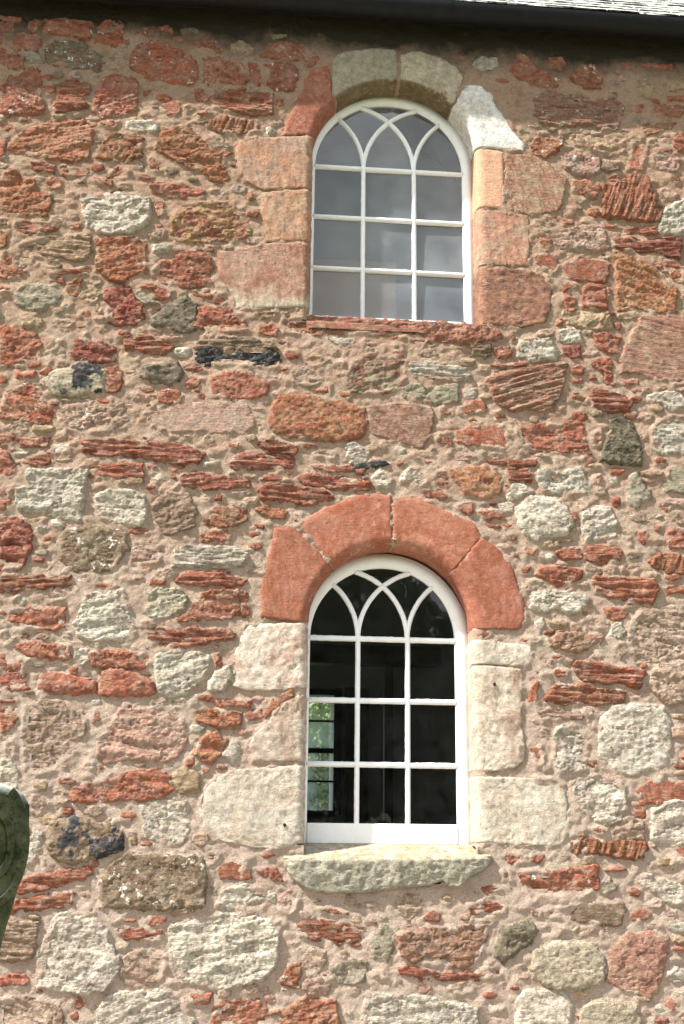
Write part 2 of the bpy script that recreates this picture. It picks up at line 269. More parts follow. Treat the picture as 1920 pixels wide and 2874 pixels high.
# ------------------------------------------------------------------ stone outlines, traced as pixels of the wall face (y = 0)
DATA = """
A 0 0
rRf 0,150 180,160 170,200 90,270 40,285 0,270
rR 265,190 330,170 420,180 350,240 290,270 255,235
rRf 440,190 560,175 800,205 790,320 720,330 520,290 390,270 400,230
rRf 870,240 940,190 1040,195 1130,250 1135,395 900,390 860,370
rLf 1200,270 1260,250 1500,245 1510,295 1230,305
rR 0,320 45,325 40,370 0,390
rS 130,320 250,300 330,320 345,370 320,430 150,435 95,400 100,350
kRf 430,420 480,370 620,370 730,380 770,430 900,510 910,590 850,610 650,590 560,560 430,555 410,500
rR 0,480 130,490 200,510 205,600 60,605 0,590
gB 215,470 280,455 340,490 370,550 290,560 235,520
rRf 1145,550 1190,430 1270,370 1380,345 1500,400 1570,420 1655,480 1720,560 1740,660 1695,715 1640,735 1500,720 1400,690 1270,670 1200,620
rRf 0,770 130,660 220,630 290,600 345,640 350,770 350,860 395,960 340,1000 130,1010 30,990 0,960
rR 370,660 430,655 465,680 430,700 380,690
rS 400,760 470,760 480,800 430,830 400,800
rL 580,720 640,700 780,760 790,810 720,860 760,930 490,975 510,850 540,790
rRf 890,760 930,690 1020,670 1160,680 1210,740 1190,860 1190,990 1040,1010 900,1020 840,970 845,850
rR 1260,800 1320,790 1320,830 1270,850
rR 1390,740 1450,735 1460,765 1400,770
rRf 1360,850 1420,820 1500,850 1500,900 1400,880
pS 960,560 1030,545 1070,600 960,605
rS 1430,930 1505,890 1560,890 1595,940 1580,990 1540,1010 1490,1010 1440,960
oR 90,1260 200,1160 420,1090 520,1040 640,1080 780,1060 840,1070 800,1200 770,1330 745,1420 600,1420 430,1380 250,1350 130,1340 70,1300
rRf 880,1080 960,1060 1050,1080 1020,1130 940,1110
wR 1110,1080 1200,1060 1330,1070 1390,1130 1360,1160 1200,1150 1110,1120
oRf 850,1380 900,1260 960,1190 1150,1180 1260,1220 1240,1290 1250,1380 1060,1430 980,1400
oR 1365,1320 1410,1230 1430,1125 1510,1130 1620,1110 1690,1080 1730,1120 1830,1230 1910,1310 1970,1430 2010,1560 1960,1590 1850,1560 1760,1500 1640,1460 1550,1420 1480,1370
rL 270,1430 330,1430 480,1460 470,1520 300,1490
oR 560,1480 680,1465 790,1500 770,1540 600,1545 550,1520
rR 800,1450 900,1440 920,1490 860,1510 800,1490
rR 1000,1490 1050,1470 1140,1510 1130,1568 950,1568
oR 1310,1410 1350,1370 1390,1450 1400,1510 1330,1480
rR 0,1230 40,1240 55,1360 20,1400 0,1400
rR 160,1050 240,1030 250,1055 180,1065
rR 0,1095 70,1090 130,1110 20,1150 0,1140
rR 1245,1010 1300,995 1350,1030 1290,1040
A 480 0
rRf 15,330 60,320 110,345 90,375 30,360
rLf 175,370 260,360 400,365 430,440 330,435 220,420
yR 530,400 600,370 740,430 700,470 560,460
rRf 800,490 880,400 1020,380 1195,410 1190,510 1060,515 900,500
rR 300,520 440,505 600,540 650,640 680,715 560,740 420,700 340,735 285,715 310,620
rRf 685,560 750,560 780,620 785,700 760,745 730,690 700,620
rRf 850,600 900,560 1050,570 1095,610 1100,720 1080,780 1000,790 900,780 860,740
rR 800,570 850,560 850,600 820,605
rR 190,800 260,790 340,850 320,890 210,880
rL 350,870 450,810 600,805 750,820 890,825 890,1000 700,1000 580,985 430,960 370,940
rR 930,880 980,870 990,930 940,950
rR 230,1000 330,980 340,1010 250,1025
rR 1240,500 1300,500 1310,530 1220,570 1210,570
oL 310,1075 520,1035 750,1070 765,1160 620,1180 400,1150 350,1120
wR 840,1130 870,1110 920,1150 850,1175
kR 90,255 200,250 340,310 200,300 110,290
yR 880,305 1020,300 1030,325 900,325
kR 370,1200 470,1230 520,1310 430,1300
rR 440,1320 530,1340 480,1400 440,1400
A 1420 0
rRf 40,600 100,570 130,490 190,510 240,590 360,640 430,700 480,720 400,760 250,745 120,700
rR 350,540 400,510 480,510 520,560 480,605 400,600
rRf 600,620 680,590 740,570 840,640 825,785 700,770 570,690
pR 890,740 980,630 1080,680 1100,740 960,775 900,780
rR 1000,555 1100,545 1150,595 1040,590
rR 1200,570 1500,560 1568,590 1400,605 1210,595
cLf 250,840 350,820 600,840 700,880 960,880 1030,920 1010,1030 960,1150 840,1140 740,1100 590,1105 340,1090 250,1000 265,920
yR 1160,710 1250,700 1290,780 1270,860 1180,820
rR 1420,850 1568,845 1568,890 1420,885
rR 1300,940 1520,935 1560,980 1530,1030 1400,1010 1290,1010
rR 1155,930 1215,920 1210,980 1160,990
oR 1200,1130 1400,1080 1490,1090 1400,1140 1240,1200 1200,1170
yR 570,1200 680,1190 860,1240 1020,1280 1040,1330 920,1360 760,1320 600,1270
oRf 230,1280 280,1210 400,1240 490,1220 490,1280 440,1350 350,1370 240,1340
pRf 510,1460 540,1350 620,1330 700,1390 830,1400 820,1500 720,1550 600,1530
kR 840,1430 1000,1430 990,1500 900,1520 850,1490
rS 1115,1265 1255,1280 1240,1350 1200,1440 1200,1510 1080,1490 1110,1390
pRf 1290,1380 1350,1330 1500,1350 1540,1420 1500,1500 1360,1490 1300,1440
cT 5,1375 150,1370 260,1400 360,1440 400,1490 470,1530 515,1570 520,1650 490,1750 440,1850 330,1870 200,1895 90,1865 0,1860
rR 0,895 90,900 70,935 20,930
A 940 0
wR 1240,540 1300,505 1415,520 1420,570 1330,600 1280,610 1235,590
rR 1090,490 1150,495 1130,525 1095,520
rR 1410,690 1520,680 1525,725 1410,725
oR 1440,795 1560,780 1550,810 1450,815
A 0 480
oR 0,100 60,30 130,0 170,60 300,80 290,160 350,190 430,200 445,300 420,380 250,385 60,385 0,340
rR 410,90 470,55 540,80 540,150 480,165 420,140
rR 800,65 880,60 990,90 980,125 860,110
kR 640,100 740,85 760,100 650,115
rR 1320,125 1450,110 1640,140 1790,190 1790,230 1690,250 1500,230 1370,190
wR 720,200 900,205 1080,195 1290,240 1310,310 1300,440 1210,500 1120,545 1000,545 850,530 800,490 740,370 740,260
rRf 1370,265 1440,265 1440,380 1390,400 1380,330
rL 130,460 200,440 370,450 500,510 440,545 180,565 130,530
rRf 600,470 700,465 710,505 620,515
yL 170,650 330,600 520,580 680,570 780,600 790,690 760,760 650,790 540,750 410,765 200,755 170,700
rR 0,430 60,430 80,480 0,500
oR 0,525 80,530 50,600 50,660 0,690
oR 870,650 940,605 1060,590 1200,600 1265,640 1280,800 1290,890 1110,930 1070,965 960,930 850,860 870,740
rR 30,710 80,710 150,750 60,805 20,780
rR 0,805 60,815 220,890 160,930 30,945 0,940
rL 370,880 500,890 700,860 780,845 830,890 700,915 560,910 430,905
rR 430,920 560,945 570,990 430,970
gB 130,1080 200,1010 340,1000 450,1020 520,1100 500,1160 340,1260 240,1210 150,1150
oR 580,1030 680,950 720,970 700,1090 650,1120 590,1080
yR 700,1100 740,1020 860,1030 890,1080 830,1160 730,1140
mR 940,1060 1040,1040 1140,1050 1190,1140 1265,1190 1250,1300 1180,1350 1080,1350 950,1320 940,1240 990,1180 940,1130
gR 1170,1040 1240,1060 1320,1120 1380,1170 1290,1175 1200,1120
rR 1320,1040 1420,1030 1510,1060 1510,1120 1420,1130 1330,1100
rR 550,1190 600,1160 625,1180 600,1220
rR 700,1240 770,1230 810,1280 770,1330 710,1300
eB 1345,1320 1400,1240 1500,1190 1640,1110 1710,1180 1720,1260 1700,1400 1640,1430 1540,1400 1450,1350 1350,1355
rR 1340,880 1420,810 1520,790 1600,740 1750,700 1850,770 1860,830 1825,890 1860,990 1660,1010 1500,985 1400,960 1350,920
rR 830,600 870,595 880,625 845,635
rR 845,1190 895,1190 880,1250 820,1230
rR 0,1345 90,1385 210,1400 310,1450 350,1520 345,1700 130,1710 0,1720
rR 370,1480 450,1460 470,1510 400,1540
rL 1110,1490 1270,1450 1380,1490 1510,1545 1480,1600 1390,1600 1120,1560
yR 850,1370 920,1360 930,1400 870,1430
wR 1350,660 1440,640 1500,650 1470,700 1360,700
yR 450,410 560,410 580,460 510,490 460,460
pR 1310,560 1400,500 1450,540 1420,590 1340,595
rR 1370,480 1420,470 1430,500 1385,505
rR 1210,20 1300,40 1350,60 1310,80 1230,60
A 480 480
xR 20,400 50,350 140,290 300,280 540,280 560,330 640,370 660,460 690,520 640,570 540,620 460,600 350,620 200,610 60,590 20,530 0,470
pRf 360,170 480,160 490,220 380,230
oR 660,200 710,185 735,240 680,265
rR 320,660 380,665 370,710 320,700
rR 190,1070 260,1080 390,1075 340,1125 240,1110
rR 250,1210 400,1215 530,1215 640,1280 660,1370 690,1400 560,1420 350,1400 200,1370 240,1290
yL 770,1250 910,1235 920,1280 800,1300
rR 780,1370 880,1340 940,1400 930,1460 780,1430
A 1420 480
rR 600,90 700,95 820,130 800,220 740,230 640,180 600,170
oL 850,120 940,125 1050,90 1130,30 1230,40 1280,150 1310,330 1380,370 1330,440 1200,430 1000,410 870,400 860,330 870,230
pR 1350,180 1420,150 1510,210 1480,250 1400,240
wR 1390,380 1450,310 1568,250 1568,560 1400,540 1350,500
rRf 510,330 560,320 590,370 520,380
oR 740,330 800,320 830,370 780,410 740,370
rR 500,425 590,430 590,465 510,460
rR 860,470 960,470 1000,500 880,490
rL 1040,500 1120,490 1200,520 1300,500 1320,550 1250,570 1150,530 1060,560
mL 960,600 1060,590 1200,620 1400,600 1530,600 1530,760 1440,750 1350,700 1180,700 1030,690 960,650
pR 420,580 500,530 640,500 740,485 840,500 880,600 900,670 850,690 640,690 480,670 420,620
rR 285,570 360,555 400,620 380,690 310,690
rS 270,750 430,745 450,800 470,850 430,900 350,870 290,830
rS 520,860 540,815 700,795 910,810 890,900 860,960 600,950 550,930
oR 970,760 1000,735 1150,790 1270,850 1400,960 1510,1060 1480,1240 1300,1240 1150,1200 1000,1220 990,1000
rR 490,1000 600,995 620,1020 540,1040 500,1080
rR 710,1010 770,990 860,1010 870,1100 890,1200 750,1210 665,1190 690,1090
rR 505,1090 570,1080 610,1150 600,1230 530,1220
yR 510,1260 640,1240 800,1270 900,1260 920,1380 840,1390 700,1370 560,1340
rR 1290,800 1360,800 1380,850 1340,860
rR 1390,790 1480,800 1568,820 1568,860 1400,830
rRf 1440,900 1500,870 1568,890 1568,970 1470,970
wR 470,1410 560,1390 650,1410 650,1500 530,1510 470,1480
rR 770,1440 900,1430 1010,1470 980,1500 800,1500
rR 960,1340 1010,1340 1010,1390 980,1400
rR 20,1440 60,1435 90,1480 50,1500
rR 450,1300 490,1290 490,1350 450,1355
rR 890,1030 920,1030 920,1090 895,1080
rR 350,400 450,395 440,415 360,415
B 0 950
mR 480,120 520,10 640,20 740,50 800,70 780,150 680,160 600,150
rR 290,0 370,0 340,40 300,30
pR 330,100 400,60 450,110 350,160
rR 280,230 330,180 370,210 320,250
fBd 310,290 400,220 480,210 570,165 650,190 720,240 715,360 620,370 500,385 390,375 330,330
rR 720,210 790,185 830,240 830,310 800,360 740,370 740,290
eBd 990,190 1100,185 1220,180 1250,240 1220,290 1120,310 1010,280 960,250
rR 110,230 240,225 240,270 110,275
rR 0,250 60,260 40,300 0,320
rRf 20,460 60,360 180,320 260,340 300,430 355,500 340,560 240,580 100,540 0,540
rR 950,340 1060,340 1060,365 980,360
rRf 1090,400 1120,360 1200,345 1250,390 1230,440 1150,445 1090,430
rR 1270,310 1340,260 1390,290 1360,330 1290,345
rR 1350,390 1400,370 1425,400 1400,430 1360,420
rB 1455,270 1560,240 1700,220 1750,250 1830,310 1840,380 1770,405 1560,410 1460,400
pRf 390,480 440,440 560,470 600,430 720,450 850,450 870,520 890,600 800,640 620,640 460,630 440,570 390,530
yR 830,450 950,460 960,490 890,510 830,490
pS 940,585 1010,510 1150,445 1290,455 1560,450 1700,470 1750,540 1740,600 1680,650 1560,640 1300,630 1150,635 1000,600
rL 560,720 640,700 900,710 1080,710 1220,730 1400,790 1350,850 1200,850 1020,820 850,800 700,800 570,770
rR 0,655 100,670 80,730 0,730
rR 120,690 340,690 330,740 150,735
rR 370,660 450,650 440,685 370,685
rR 470,680 560,680 540,720 480,715
wR 360,730 470,730 480,790 380,790
wL 90,780 200,780 190,800 100,810
rL 170,840 340,780 350,850 290,875 180,860
rR 0,765 50,790 100,880 80,935 0,935
wR 200,910 320,905 480,890 600,910 570,1000 560,1100 545,1250 400,1230 250,1190 130,1160 120,1040 200,1030 190,960
rL 620,910 720,865 860,870 970,870 980,940 960,960 720,950 640,970
yR 780,940 900,950 1000,975 990,1000 820,990
wR 665,1090 740,1050 900,1055 990,1080 1000,1180 1010,1260 900,1275 800,1260 690,1230 670,1160
rR 0,1015 60,1030 70,1110 40,1180 0,1180
kR 1060,1150 1160,1060 1300,1080 1340,1180 1330,1290 1200,1340 1100,1350 1070,1260
rL 1250,960 1370,930 1450,955 1700,975 1720,1010 1560,1030 1420,1035 1280,1020
rR 1010,870 1080,875 1060,895 1010,890
rR 1150,890 1270,885 1200,915 1160,905
wR 1040,940 1100,925 1130,960 1080,985
mR 0,1225 120,1240 200,1290 220,1380 190,1480 150,1575 0,1590
rR 285,1390 340,1340 370,1370 330,1420 290,1430
gR 235,1460 330,1460 320,1500 240,1490
rR 220,1500 310,1500 300,1540 230,1540
kBf 400,1400 460,1320 560,1290 740,1305 860,1345 860,1450 790,1560 680,1600 500,1585 420,1520
pRf 910,1460 980,1440 1100,1460 1090,1540 900,1540
wL 1200,1450 1290,1435 1560,1445 1690,1480 1660,1550 1560,1568 1200,1560
oRf 1410,1200 1500,1165 1680,1185 1690,1240 1600,1295 1480,1290 1410,1250
rR 1380,1340 1568,1310 1568,1380 1390,1385
rR 1440,770 1550,755 1500,790 1440,790
wR 1400,840 1500,850 1490,880 1410,880
yR 380,830 500,820 490,845 400,850
yR 600,830 680,820 650,850
dR 1325,160 1350,100 1410,75 1560,85 1700,65 1800,70 1890,100 1930,150 1900,200 1760,190 1560,180 1400,175
kL 1350,66 1380,20 1560,-6 1750,5 1900,70 1800,55 1700,50 1560,66 1400,60
B 640 950
wL 690,0 860,10 860,50 740,40
rR 470,45 540,40 570,65 490,65
qR 430,230 500,160 620,200 640,290 560,330 450,320
yR 560,130 640,120 700,150 640,190 570,180
pR 690,200 790,155 805,240 750,250
nR 820,240 870,140 980,130 1110,130 1220,160 1220,260 1160,350 1080,385 970,370 920,390 840,370 810,300
rR 600,350 700,320 700,380 610,370
rR 770,370 830,370 840,410 780,405
rR 1110,80 1200,80 1200,120 1130,115
wL 1260,180 1360,160 1500,180 1640,210 1660,260 1568,290 1400,270 1280,250
gR 1200,350 1260,310 1330,310 1350,400 1290,430 1210,390
gB 1360,410 1450,340 1570,320 1585,360 1575,430 1480,450 1370,430
oB 300,480 360,400 440,370 600,410 800,450 930,490 950,560 920,660 800,700 620,690 400,680 300,610
cS 970,480 1150,460 1290,450 1390,490 1410,560 1380,680 1340,740 1130,700 1000,650 980,560
rR 1460,500 1540,490 1540,530 1460,530
rR 1450,590 1550,575 1560,610 1450,615
rR 1440,660 1530,650 1530,740 1440,720
rR 0,720 80,720 60,760 0,750
rL 200,720 330,705 480,740 460,790 300,770
rL 20,860 90,795 280,805 450,830 440,880 200,890 50,890
pR 590,790 640,765 750,790 730,830 620,810
wR 810,740 870,725 960,790 950,830 870,870 830,810
dR 870,880 980,840 1050,835 1100,865 1080,880 920,890
yS 1270,800 1330,770 1430,790 1400,815 1300,825
yS 1455,800 1530,790 1545,815 1500,830 1460,825
rL 580,875 700,875 860,890 850,920 700,915 590,890
rR 870,900 940,900 930,930 880,930
rL 480,960 560,930 800,960 970,990 990,1030 800,1040 680,1010 500,985
rR 230,970 370,905 440,940 420,980 240,980
rL 220,1040 280,1000 450,1020 640,1050 720,1090 600,1130 400,1110 240,1090
wR 990,960 1050,910 1130,960 1100,1030 1030,1020
wR 1210,940 1250,880 1360,930 1370,990 1320,1010 1280,960 1200,980
rR 1440,920 1510,920 1510,970 1440,950
rR 1440,975 1520,990 1500,1015 1440,1000
rR 1340,1050 1470,1050 1520,1090 1480,1105 1370,1080
rR 200,1170 280,1160 400,1190 380,1235 290,1240 220,1190
rR 180,1275 250,1275 250,1310 190,1300
rR 140,1340 200,1320 220,1360 160,1360
rR 1170,845 1210,850 1200,870 1170,870
rR 0,1340 30,1350 20,1370 0,1370
pR 450,1200 510,1195 500,1225 460,1225
B 1280 950
rR 260,70 320,55 390,60 380,130 350,145 290,130
wR 430,60 450,15 520,0 640,10 690,80 690,140 500,150 430,110
mR 730,60 850,55 860,130 790,130 740,100
rR 960,5 1120,10 1130,100 1060,90 1010,70 960,40
cL 220,280 290,240 520,200 750,175 740,290 700,400 650,490 600,505 500,480 400,490 280,440 250,360
rR 790,200 840,175 880,200 870,240 800,235
rR 780,285 870,280 870,305 800,305
rR 940,160 1050,135 1070,210 1090,310 1040,300 1010,220 950,190
cT 1290,-140 1600,-150 1600,280 1400,285 1240,240 1140,230 1140,150 1190,30 1220,-40
rR 770,400 830,390 900,410 890,455 790,430
rL 945,350 1040,365 1150,390 1210,440 1180,490 1050,490 950,450
rR 1150,290 1250,285 1250,315 1160,315
rR 1210,350 1280,345 1280,380 1220,375
wR 1320,400 1400,380 1540,385 1568,430 1568,470 1470,490 1420,440 1330,430
rS 10,500 80,450 180,430 200,500 100,510 20,520
rR 260,520 310,495 340,540 280,550
oR 75,560 120,545 165,580 90,585
rT 0,650 100,610 320,600 350,640 365,765 230,745 120,735 10,710
rR 410,620 460,590 600,590 700,600 800,570 860,580 880,660 910,760 880,790 760,780 640,770 520,775 470,720 420,690
rR 930,660 990,630 1010,680 990,740 950,730
eR 1075,570 1130,545 1200,580 1240,680 1270,760 1270,870 1130,855 1000,840 1020,740 1060,640
wR 1350,620 1400,560 1500,530 1600,540 1600,790 1480,800 1400,780 1350,740
rL 200,830 330,830 360,870 250,860
rL 360,840 550,835 540,870 440,890 360,885
rL 360,895 500,900 520,980 370,970
oB -40,900 120,880 240,900 310,960 300,1040 260,1090 140,1090 60,1070 40,1000 -40,960
wR 560,910 630,890 690,940 780,910 850,890 890,960 920,1010 880,1060 720,1060 600,1040 570,980
wR 350,1070 390,1010 460,1010 520,1045 440,1090 370,1100
rR 1060,900 1160,900 1150,930 1070,930
wR 1050,960 1100,950 1110,990 1070,1000
rR 940,960 990,940 990,1010 950,1010
gB 1190,960 1240,940 1320,1040 1310,1110 1240,1160 1200,1130 1190,1050
gS 1460,900 1520,890 1600,930 1600,1060 1450,1040
wB 420,1180 500,1100 640,1100 720,1120 770,1190 800,1260 760,1340 620,1350 560,1380 500,1350 430,1290
rR 790,1180 830,1180 830,1250 800,1250
wR 870,1200 960,1160 1060,1170 1100,1250 1090,1360 1000,1370 890,1390 880,1300
wR 300,1150 380,1130 390,1190 320,1190
rR 0,1150 100,1130 120,1190 100,1220 30,1190
rR 150,1190 270,1180 330,1240 200,1240
rR 210,1270 300,1280 330,1310 240,1300
rR 1240,1340 1300,1320 1320,1390 1290,1420 1250,1390
rR 1450,1340 1520,1300 1600,1310 1600,1440 1480,1430
rR 690,1470 760,1450 870,1470 870,1510 740,1520
rL 890,1440 1000,1430 1130,1460 1120,1530 1000,1540 900,1510
rR 480,1440 550,1450 530,1490 480,1480
oL 1330,1540 1420,1495 1600,1510 1600,1615 1440,1600
pR 1420,1110 1600,1110 1600,1150 1430,1140
rR 1420,1160 1470,1160 1450,1190
rR 390,1470 430,1480 420,1510
rR 280,1360 410,1360 400,1380 300,1380
rR 1360,1290 1420,1290 1400,1330 1370,1320
rR 30,750 75,755 60,780
kL 110,40 230,40 230,110 200,130 110,110
yL 20,140 120,150 110,190 30,180
wR 50,360 140,340 130,400 70,410
rL 240,180 490,170 480,190 300,200
B 0 1590
rL 0,55 160,60 390,80 480,75 470,130 300,140 120,160 0,180
oR 920,30 990,-10 1040,0 970,40
rR 840,90 970,85 870,110
rR 640,105 720,110 790,130 760,145 650,130
rR 1030,95 1140,90 1140,120 1035,125
rL 1225,95 1270,50 1410,45 1560,65 1690,100 1670,125 1400,130 1300,115
rR 60,300 200,280 300,300 440,290 440,410 380,440 300,440 170,410 60,380
wR 520,420 550,320 600,190 660,180 730,210 840,165 880,290 930,440 920,490 800,500 620,495 540,470
lR 1000,190 1060,165 1200,160 1280,210 1250,280 1160,340 1060,350 1000,300 1050,240
rR 1225,370 1320,280 1395,180 1560,165 1690,180 1700,260 1710,320 1560,350 1400,370 1290,380
rL 1015,430 1150,440 1250,450 1320,410 1400,440 1568,440 1600,460 1590,490 1450,515 1350,540 1200,540 1110,530 1030,490
rR 110,550 170,525 260,530 350,550 470,545 470,630 300,630 190,610
wR 510,570 600,570 600,640 570,690 520,650
rR 620,600 720,580 860,595 980,610 1035,650 1000,690 850,690 650,680
rR 0,655 60,660 150,680 185,830 100,840 0,825
gL 190,680 300,670 300,690 210,690
rB 280,810 300,755 460,750 600,780 650,820 640,850 530,880 430,860 290,845
rB 690,830 700,740 760,710 950,740 1040,800 1055,870 950,885 800,880 690,870
wR 1080,620 1170,590 1340,590 1440,620 1430,700 1370,790 1270,870 1130,880 1090,800 1075,700
rR 1480,600 1500,590 1530,690 1480,690
wB 1440,800 1480,740 1568,700 1590,760 1540,850 1450,850
rR 0,920 110,920 100,935 0,940
rR 0,965 110,965 90,990 0,1000
rR 0,1020 80,1020 120,1050 60,1130 0,1160
qR 150,1080 170,960 300,920 420,920 500,980 580,1020 590,1130 520,1220 500,1300 400,1350 370,1400 250,1440 170,1400 170,1200
oR 650,1000 690,970 690,1050 640,1090
wR 620,920 690,910 690,940 640,950
pR 670,1200 760,1090 830,1000 980,980 1130,970 1250,1000 1260,1100 1260,1230 1200,1300 1100,1340 900,1320 740,1350 670,1300
oR 1340,1000 1400,985 1560,1000 1650,1010 1655,1060 1620,1110 1500,1090 1360,1060
wR 1305,1085 1350,1080 1400,1110 1390,1140 1320,1130
oR 1325,1300 1420,1160 1490,1145 1540,1200 1520,1270 1440,1340
rR 550,1360 620,1350 720,1380 680,1400 570,1390
rR 500,1530 620,1490 760,1470 910,1410 1080,1400 1180,1480 1190,1540 1100,1590 900,1600 600,1610 510,1600
yB 1200,1430 1270,1390 1360,1440 1360,1530 1270,1560 1210,1510
rR 1390,1400 1440,1390 1430,1420 1395,1425
wR 0,1340 60,1340 110,1400 110,1500 40,1600 0,1600
rR 1340,890 1470,890 1440,930 1380,920
rR 1475,925 1560,910 1720,930 1700,955 1500,955
rR 0,600 40,600 30,640 0,630
pR 60,490 110,490 90,520
wR 1530,1310 1570,1220 1620,1200 1640,1260 1600,1340
B 640 1590
rR 120,1015 150,990 220,990 240,1040 150,1050
oS 330,900 440,845 445,890 340,970 260,1030 255,1000
B 1280 1590
rR 440,10 520,0 500,40 450,45
rR 555,50 580,5 700,10 850,20 860,60 800,100 700,120 620,90
rL 940,120 960,60 1080,75 1350,90 1385,160 1330,240 1130,220 970,170
rR 1450,140 1600,135 1600,185 1460,180
wR 525,280 530,185 650,160 760,185 870,190 910,230 850,290 780,310 700,270 620,300
rR 850,320 910,310 890,345
wS 550,380 590,355 610,410 570,450
yR 640,380 720,370 770,385 760,405 650,405
pR 850,380 960,360 1050,390 1040,430 900,425
wR 1050,480 1080,400 1140,380 1160,440 1120,490
yS 1095,530 1150,525 1170,590 1130,630
cR 640,500 690,465 860,460 990,470 990,530 880,570 790,580 650,540
qR 1190,400 1280,300 1600,280 1600,600 1400,640 1240,650 1200,520
rR 450,495 580,500 560,520 470,520
rL 810,680 860,655 980,660 1080,690 1290,730 1260,830 1160,800 960,790 880,780 840,730
rR 540,715 650,745 560,740
rL 620,915 680,835 900,815 1010,850 1160,860 1150,920 920,940 700,935
rR 510,870 530,780 565,790 565,930 510,930
pLf 560,1000 640,985 760,1000 870,1020 850,1055 700,1045 580,1040
wB 985,1180 1010,1040 1080,970 1240,960 1420,960 1460,1050 1470,1230 1450,1350 1350,1390 1200,1430 1080,1380 990,1300
wR 680,1230 690,1110 780,1090 880,1110 920,1200 890,1330 910,1390 720,1420 670,1300
rR 520,1250 580,1240 600,1300 600,1360 550,1370
oR 900,1360 940,1320 970,1340 950,1390
oR 900,1040 960,1070 940,1110 920,1100
rR 1200,880 1280,880 1270,900 1210,900
qR 1330,830 1380,680 1600,650 1600,930 1440,930
pR 1490,1120 1600,1080 1600,1180 1500,1175
pR 590,640 670,640 660,680 600,660
yR 1490,1420 1560,1395 1600,1430 1500,1440
rS 1260,1540 1320,1490 1600,1490 1600,1620 1280,1620
wR 790,1500 850,1450 970,1440 1090,1455 1150,1500 1160,1640 1130,1740 1050,1780 920,1700 820,1650
pR 570,1100 640,1130 620,1180 580,1170
B 0 2230
yR 280,150 420,150 370,210 290,200
kBd 340,280 400,190 500,160 760,230 840,260 830,370 770,400 560,450 420,460 360,410 330,340
wR 970,80 1090,45 1200,60 1270,50 1290,130 1290,250 1250,340 1100,320 1000,280 980,200
yR 890,260 940,260 940,340 890,350
wR 230,240 290,260 270,380 200,480 160,480
rL 100,620 200,570 330,550 610,505 620,550 420,610 300,640 110,680
rL 60,755 300,700 500,680 490,750 300,780 60,805
rR 560,690 600,680 590,710
rR 290,440 350,470 320,500
kBf 690,640 700,590 800,470 880,410 1080,420 1390,440 1410,560 1400,780 1310,790 1250,760 1130,790 860,770 700,770
rR 1420,400 1520,400 1500,440 1440,445
rR 745,840 930,855 920,875 760,870
rL 810,930 850,910 1000,940 1110,940 1090,1000 860,990
wR 270,1140 300,1010 360,930 400,840 480,820 560,830 650,810 720,930 760,1060 820,1120 820,1220 700,1340 600,1360 450,1350 250,1320 280,1230
yL 0,980 70,890 260,880 250,1000 210,1120 80,1140 -20,1130
rR 0,1250 170,1245 200,1290 160,1310 0,1320
wR 1170,930 1230,870 1400,840 1560,830 1700,850 1860,870 1915,940 1915,1050 1880,1170 1800,1260 1660,1310 1500,1330 1300,1290 1200,1230 1170,1100
qR 860,1120 980,1060 1140,1100 1140,1220 1050,1310 900,1320 840,1250
wR 680,1500 720,1400 830,1370 1070,1360 1240,1380 1300,1490 1340,1600 660,1600
rR 1320,1380 1450,1375 1440,1430 1340,1430
oR 1460,1600 1490,1450 1560,1430 1770,1420 1850,1500 1970,1490 2120,1410 2300,1420 2340,1600
qR -20,1400 200,1400 400,1440 450,1600 -20,1600
rS 1515,500 1560,475 1690,465 1730,570 1560,575 1520,560
wR 1490,760 1540,650 1650,630 1790,640 1880,680 1870,760 1700,790 1560,770
gR 1450,640 1500,640 1490,700 1460,700
B 640 2230
rR 190,420 260,395 330,415 270,440
rR 190,520 330,500 380,600 300,590 230,545
pRf 350,740 420,660 490,680 470,780 430,830 360,790
rL 620,775 700,780 820,820 740,830 640,800
rL 475,900 600,880 760,885 925,930 900,980 800,1010 690,975 600,985 500,960
rR 970,875 1025,870 1020,895
rR 1210,905 1300,890 1300,905
gB 975,1010 1010,950 1070,890 1130,960 1140,1060 1090,1130 1010,1110
qR 1190,710 1310,690 1350,760 1240,870 1180,800
cR 1175,970 1270,935 1450,925 1650,915 1780,900 1770,1000 1720,1130 1610,1190 1450,1170 1300,1150 1190,1100
rL 1175,1195 1280,1190 1400,1225 1568,1235 1700,1225 1870,1240 1840,1260 1560,1265 1330,1260 1190,1215
gR 750,1160 860,1140 960,1160 930,1280 760,1290 700,1260
oRf 400,1200 500,1150 500,1240 470,1320 360,1290
wR 930,1470 970,1380 1060,1390 1240,1385 1450,1420 1560,1440 1700,1480 1720,1600 940,1600
oR 1060,1180 1100,1180 1100,1270 1070,1270
rR 740,1020 790,1020 760,1045
rR 420,1020 465,1020 440,1040
qR 480,1060 680,1080 650,1200 560,1250 500,1180
B 1280 2230
rR 340,430 400,405 480,430 600,410 560,465 350,465
rRf 430,540 520,520 700,540 780,510 970,495 970,640 860,710 680,700 500,690 450,610
oL 790,360 850,310 1000,330 1280,330 1320,390 1280,430 1130,430 1030,400 820,385
rR 930,235 980,225 1040,240 1030,275 970,265
qR 1080,220 1200,160 1290,200 1280,300 1100,310
wR 1350,200 1370,120 1450,60 1600,40 1600,330 1480,340 1350,300
oR 1170,110 1300,110 1300,160 1250,150
rL 170,640 260,620 320,660 200,680
rR 420,785 510,750 505,780
rL 90,760 200,720 340,780 330,810 170,810 100,800
kS 620,780 800,760 1120,740 1165,800 1130,890 1000,890 830,860 630,840
gR 980,620 1060,565 1110,620 1100,660 1010,680
wR 1250,600 1290,560 1410,590 1540,620 1600,760 1480,740 1380,660
rS 1200,840 1270,790 1340,820 1320,860 1220,865
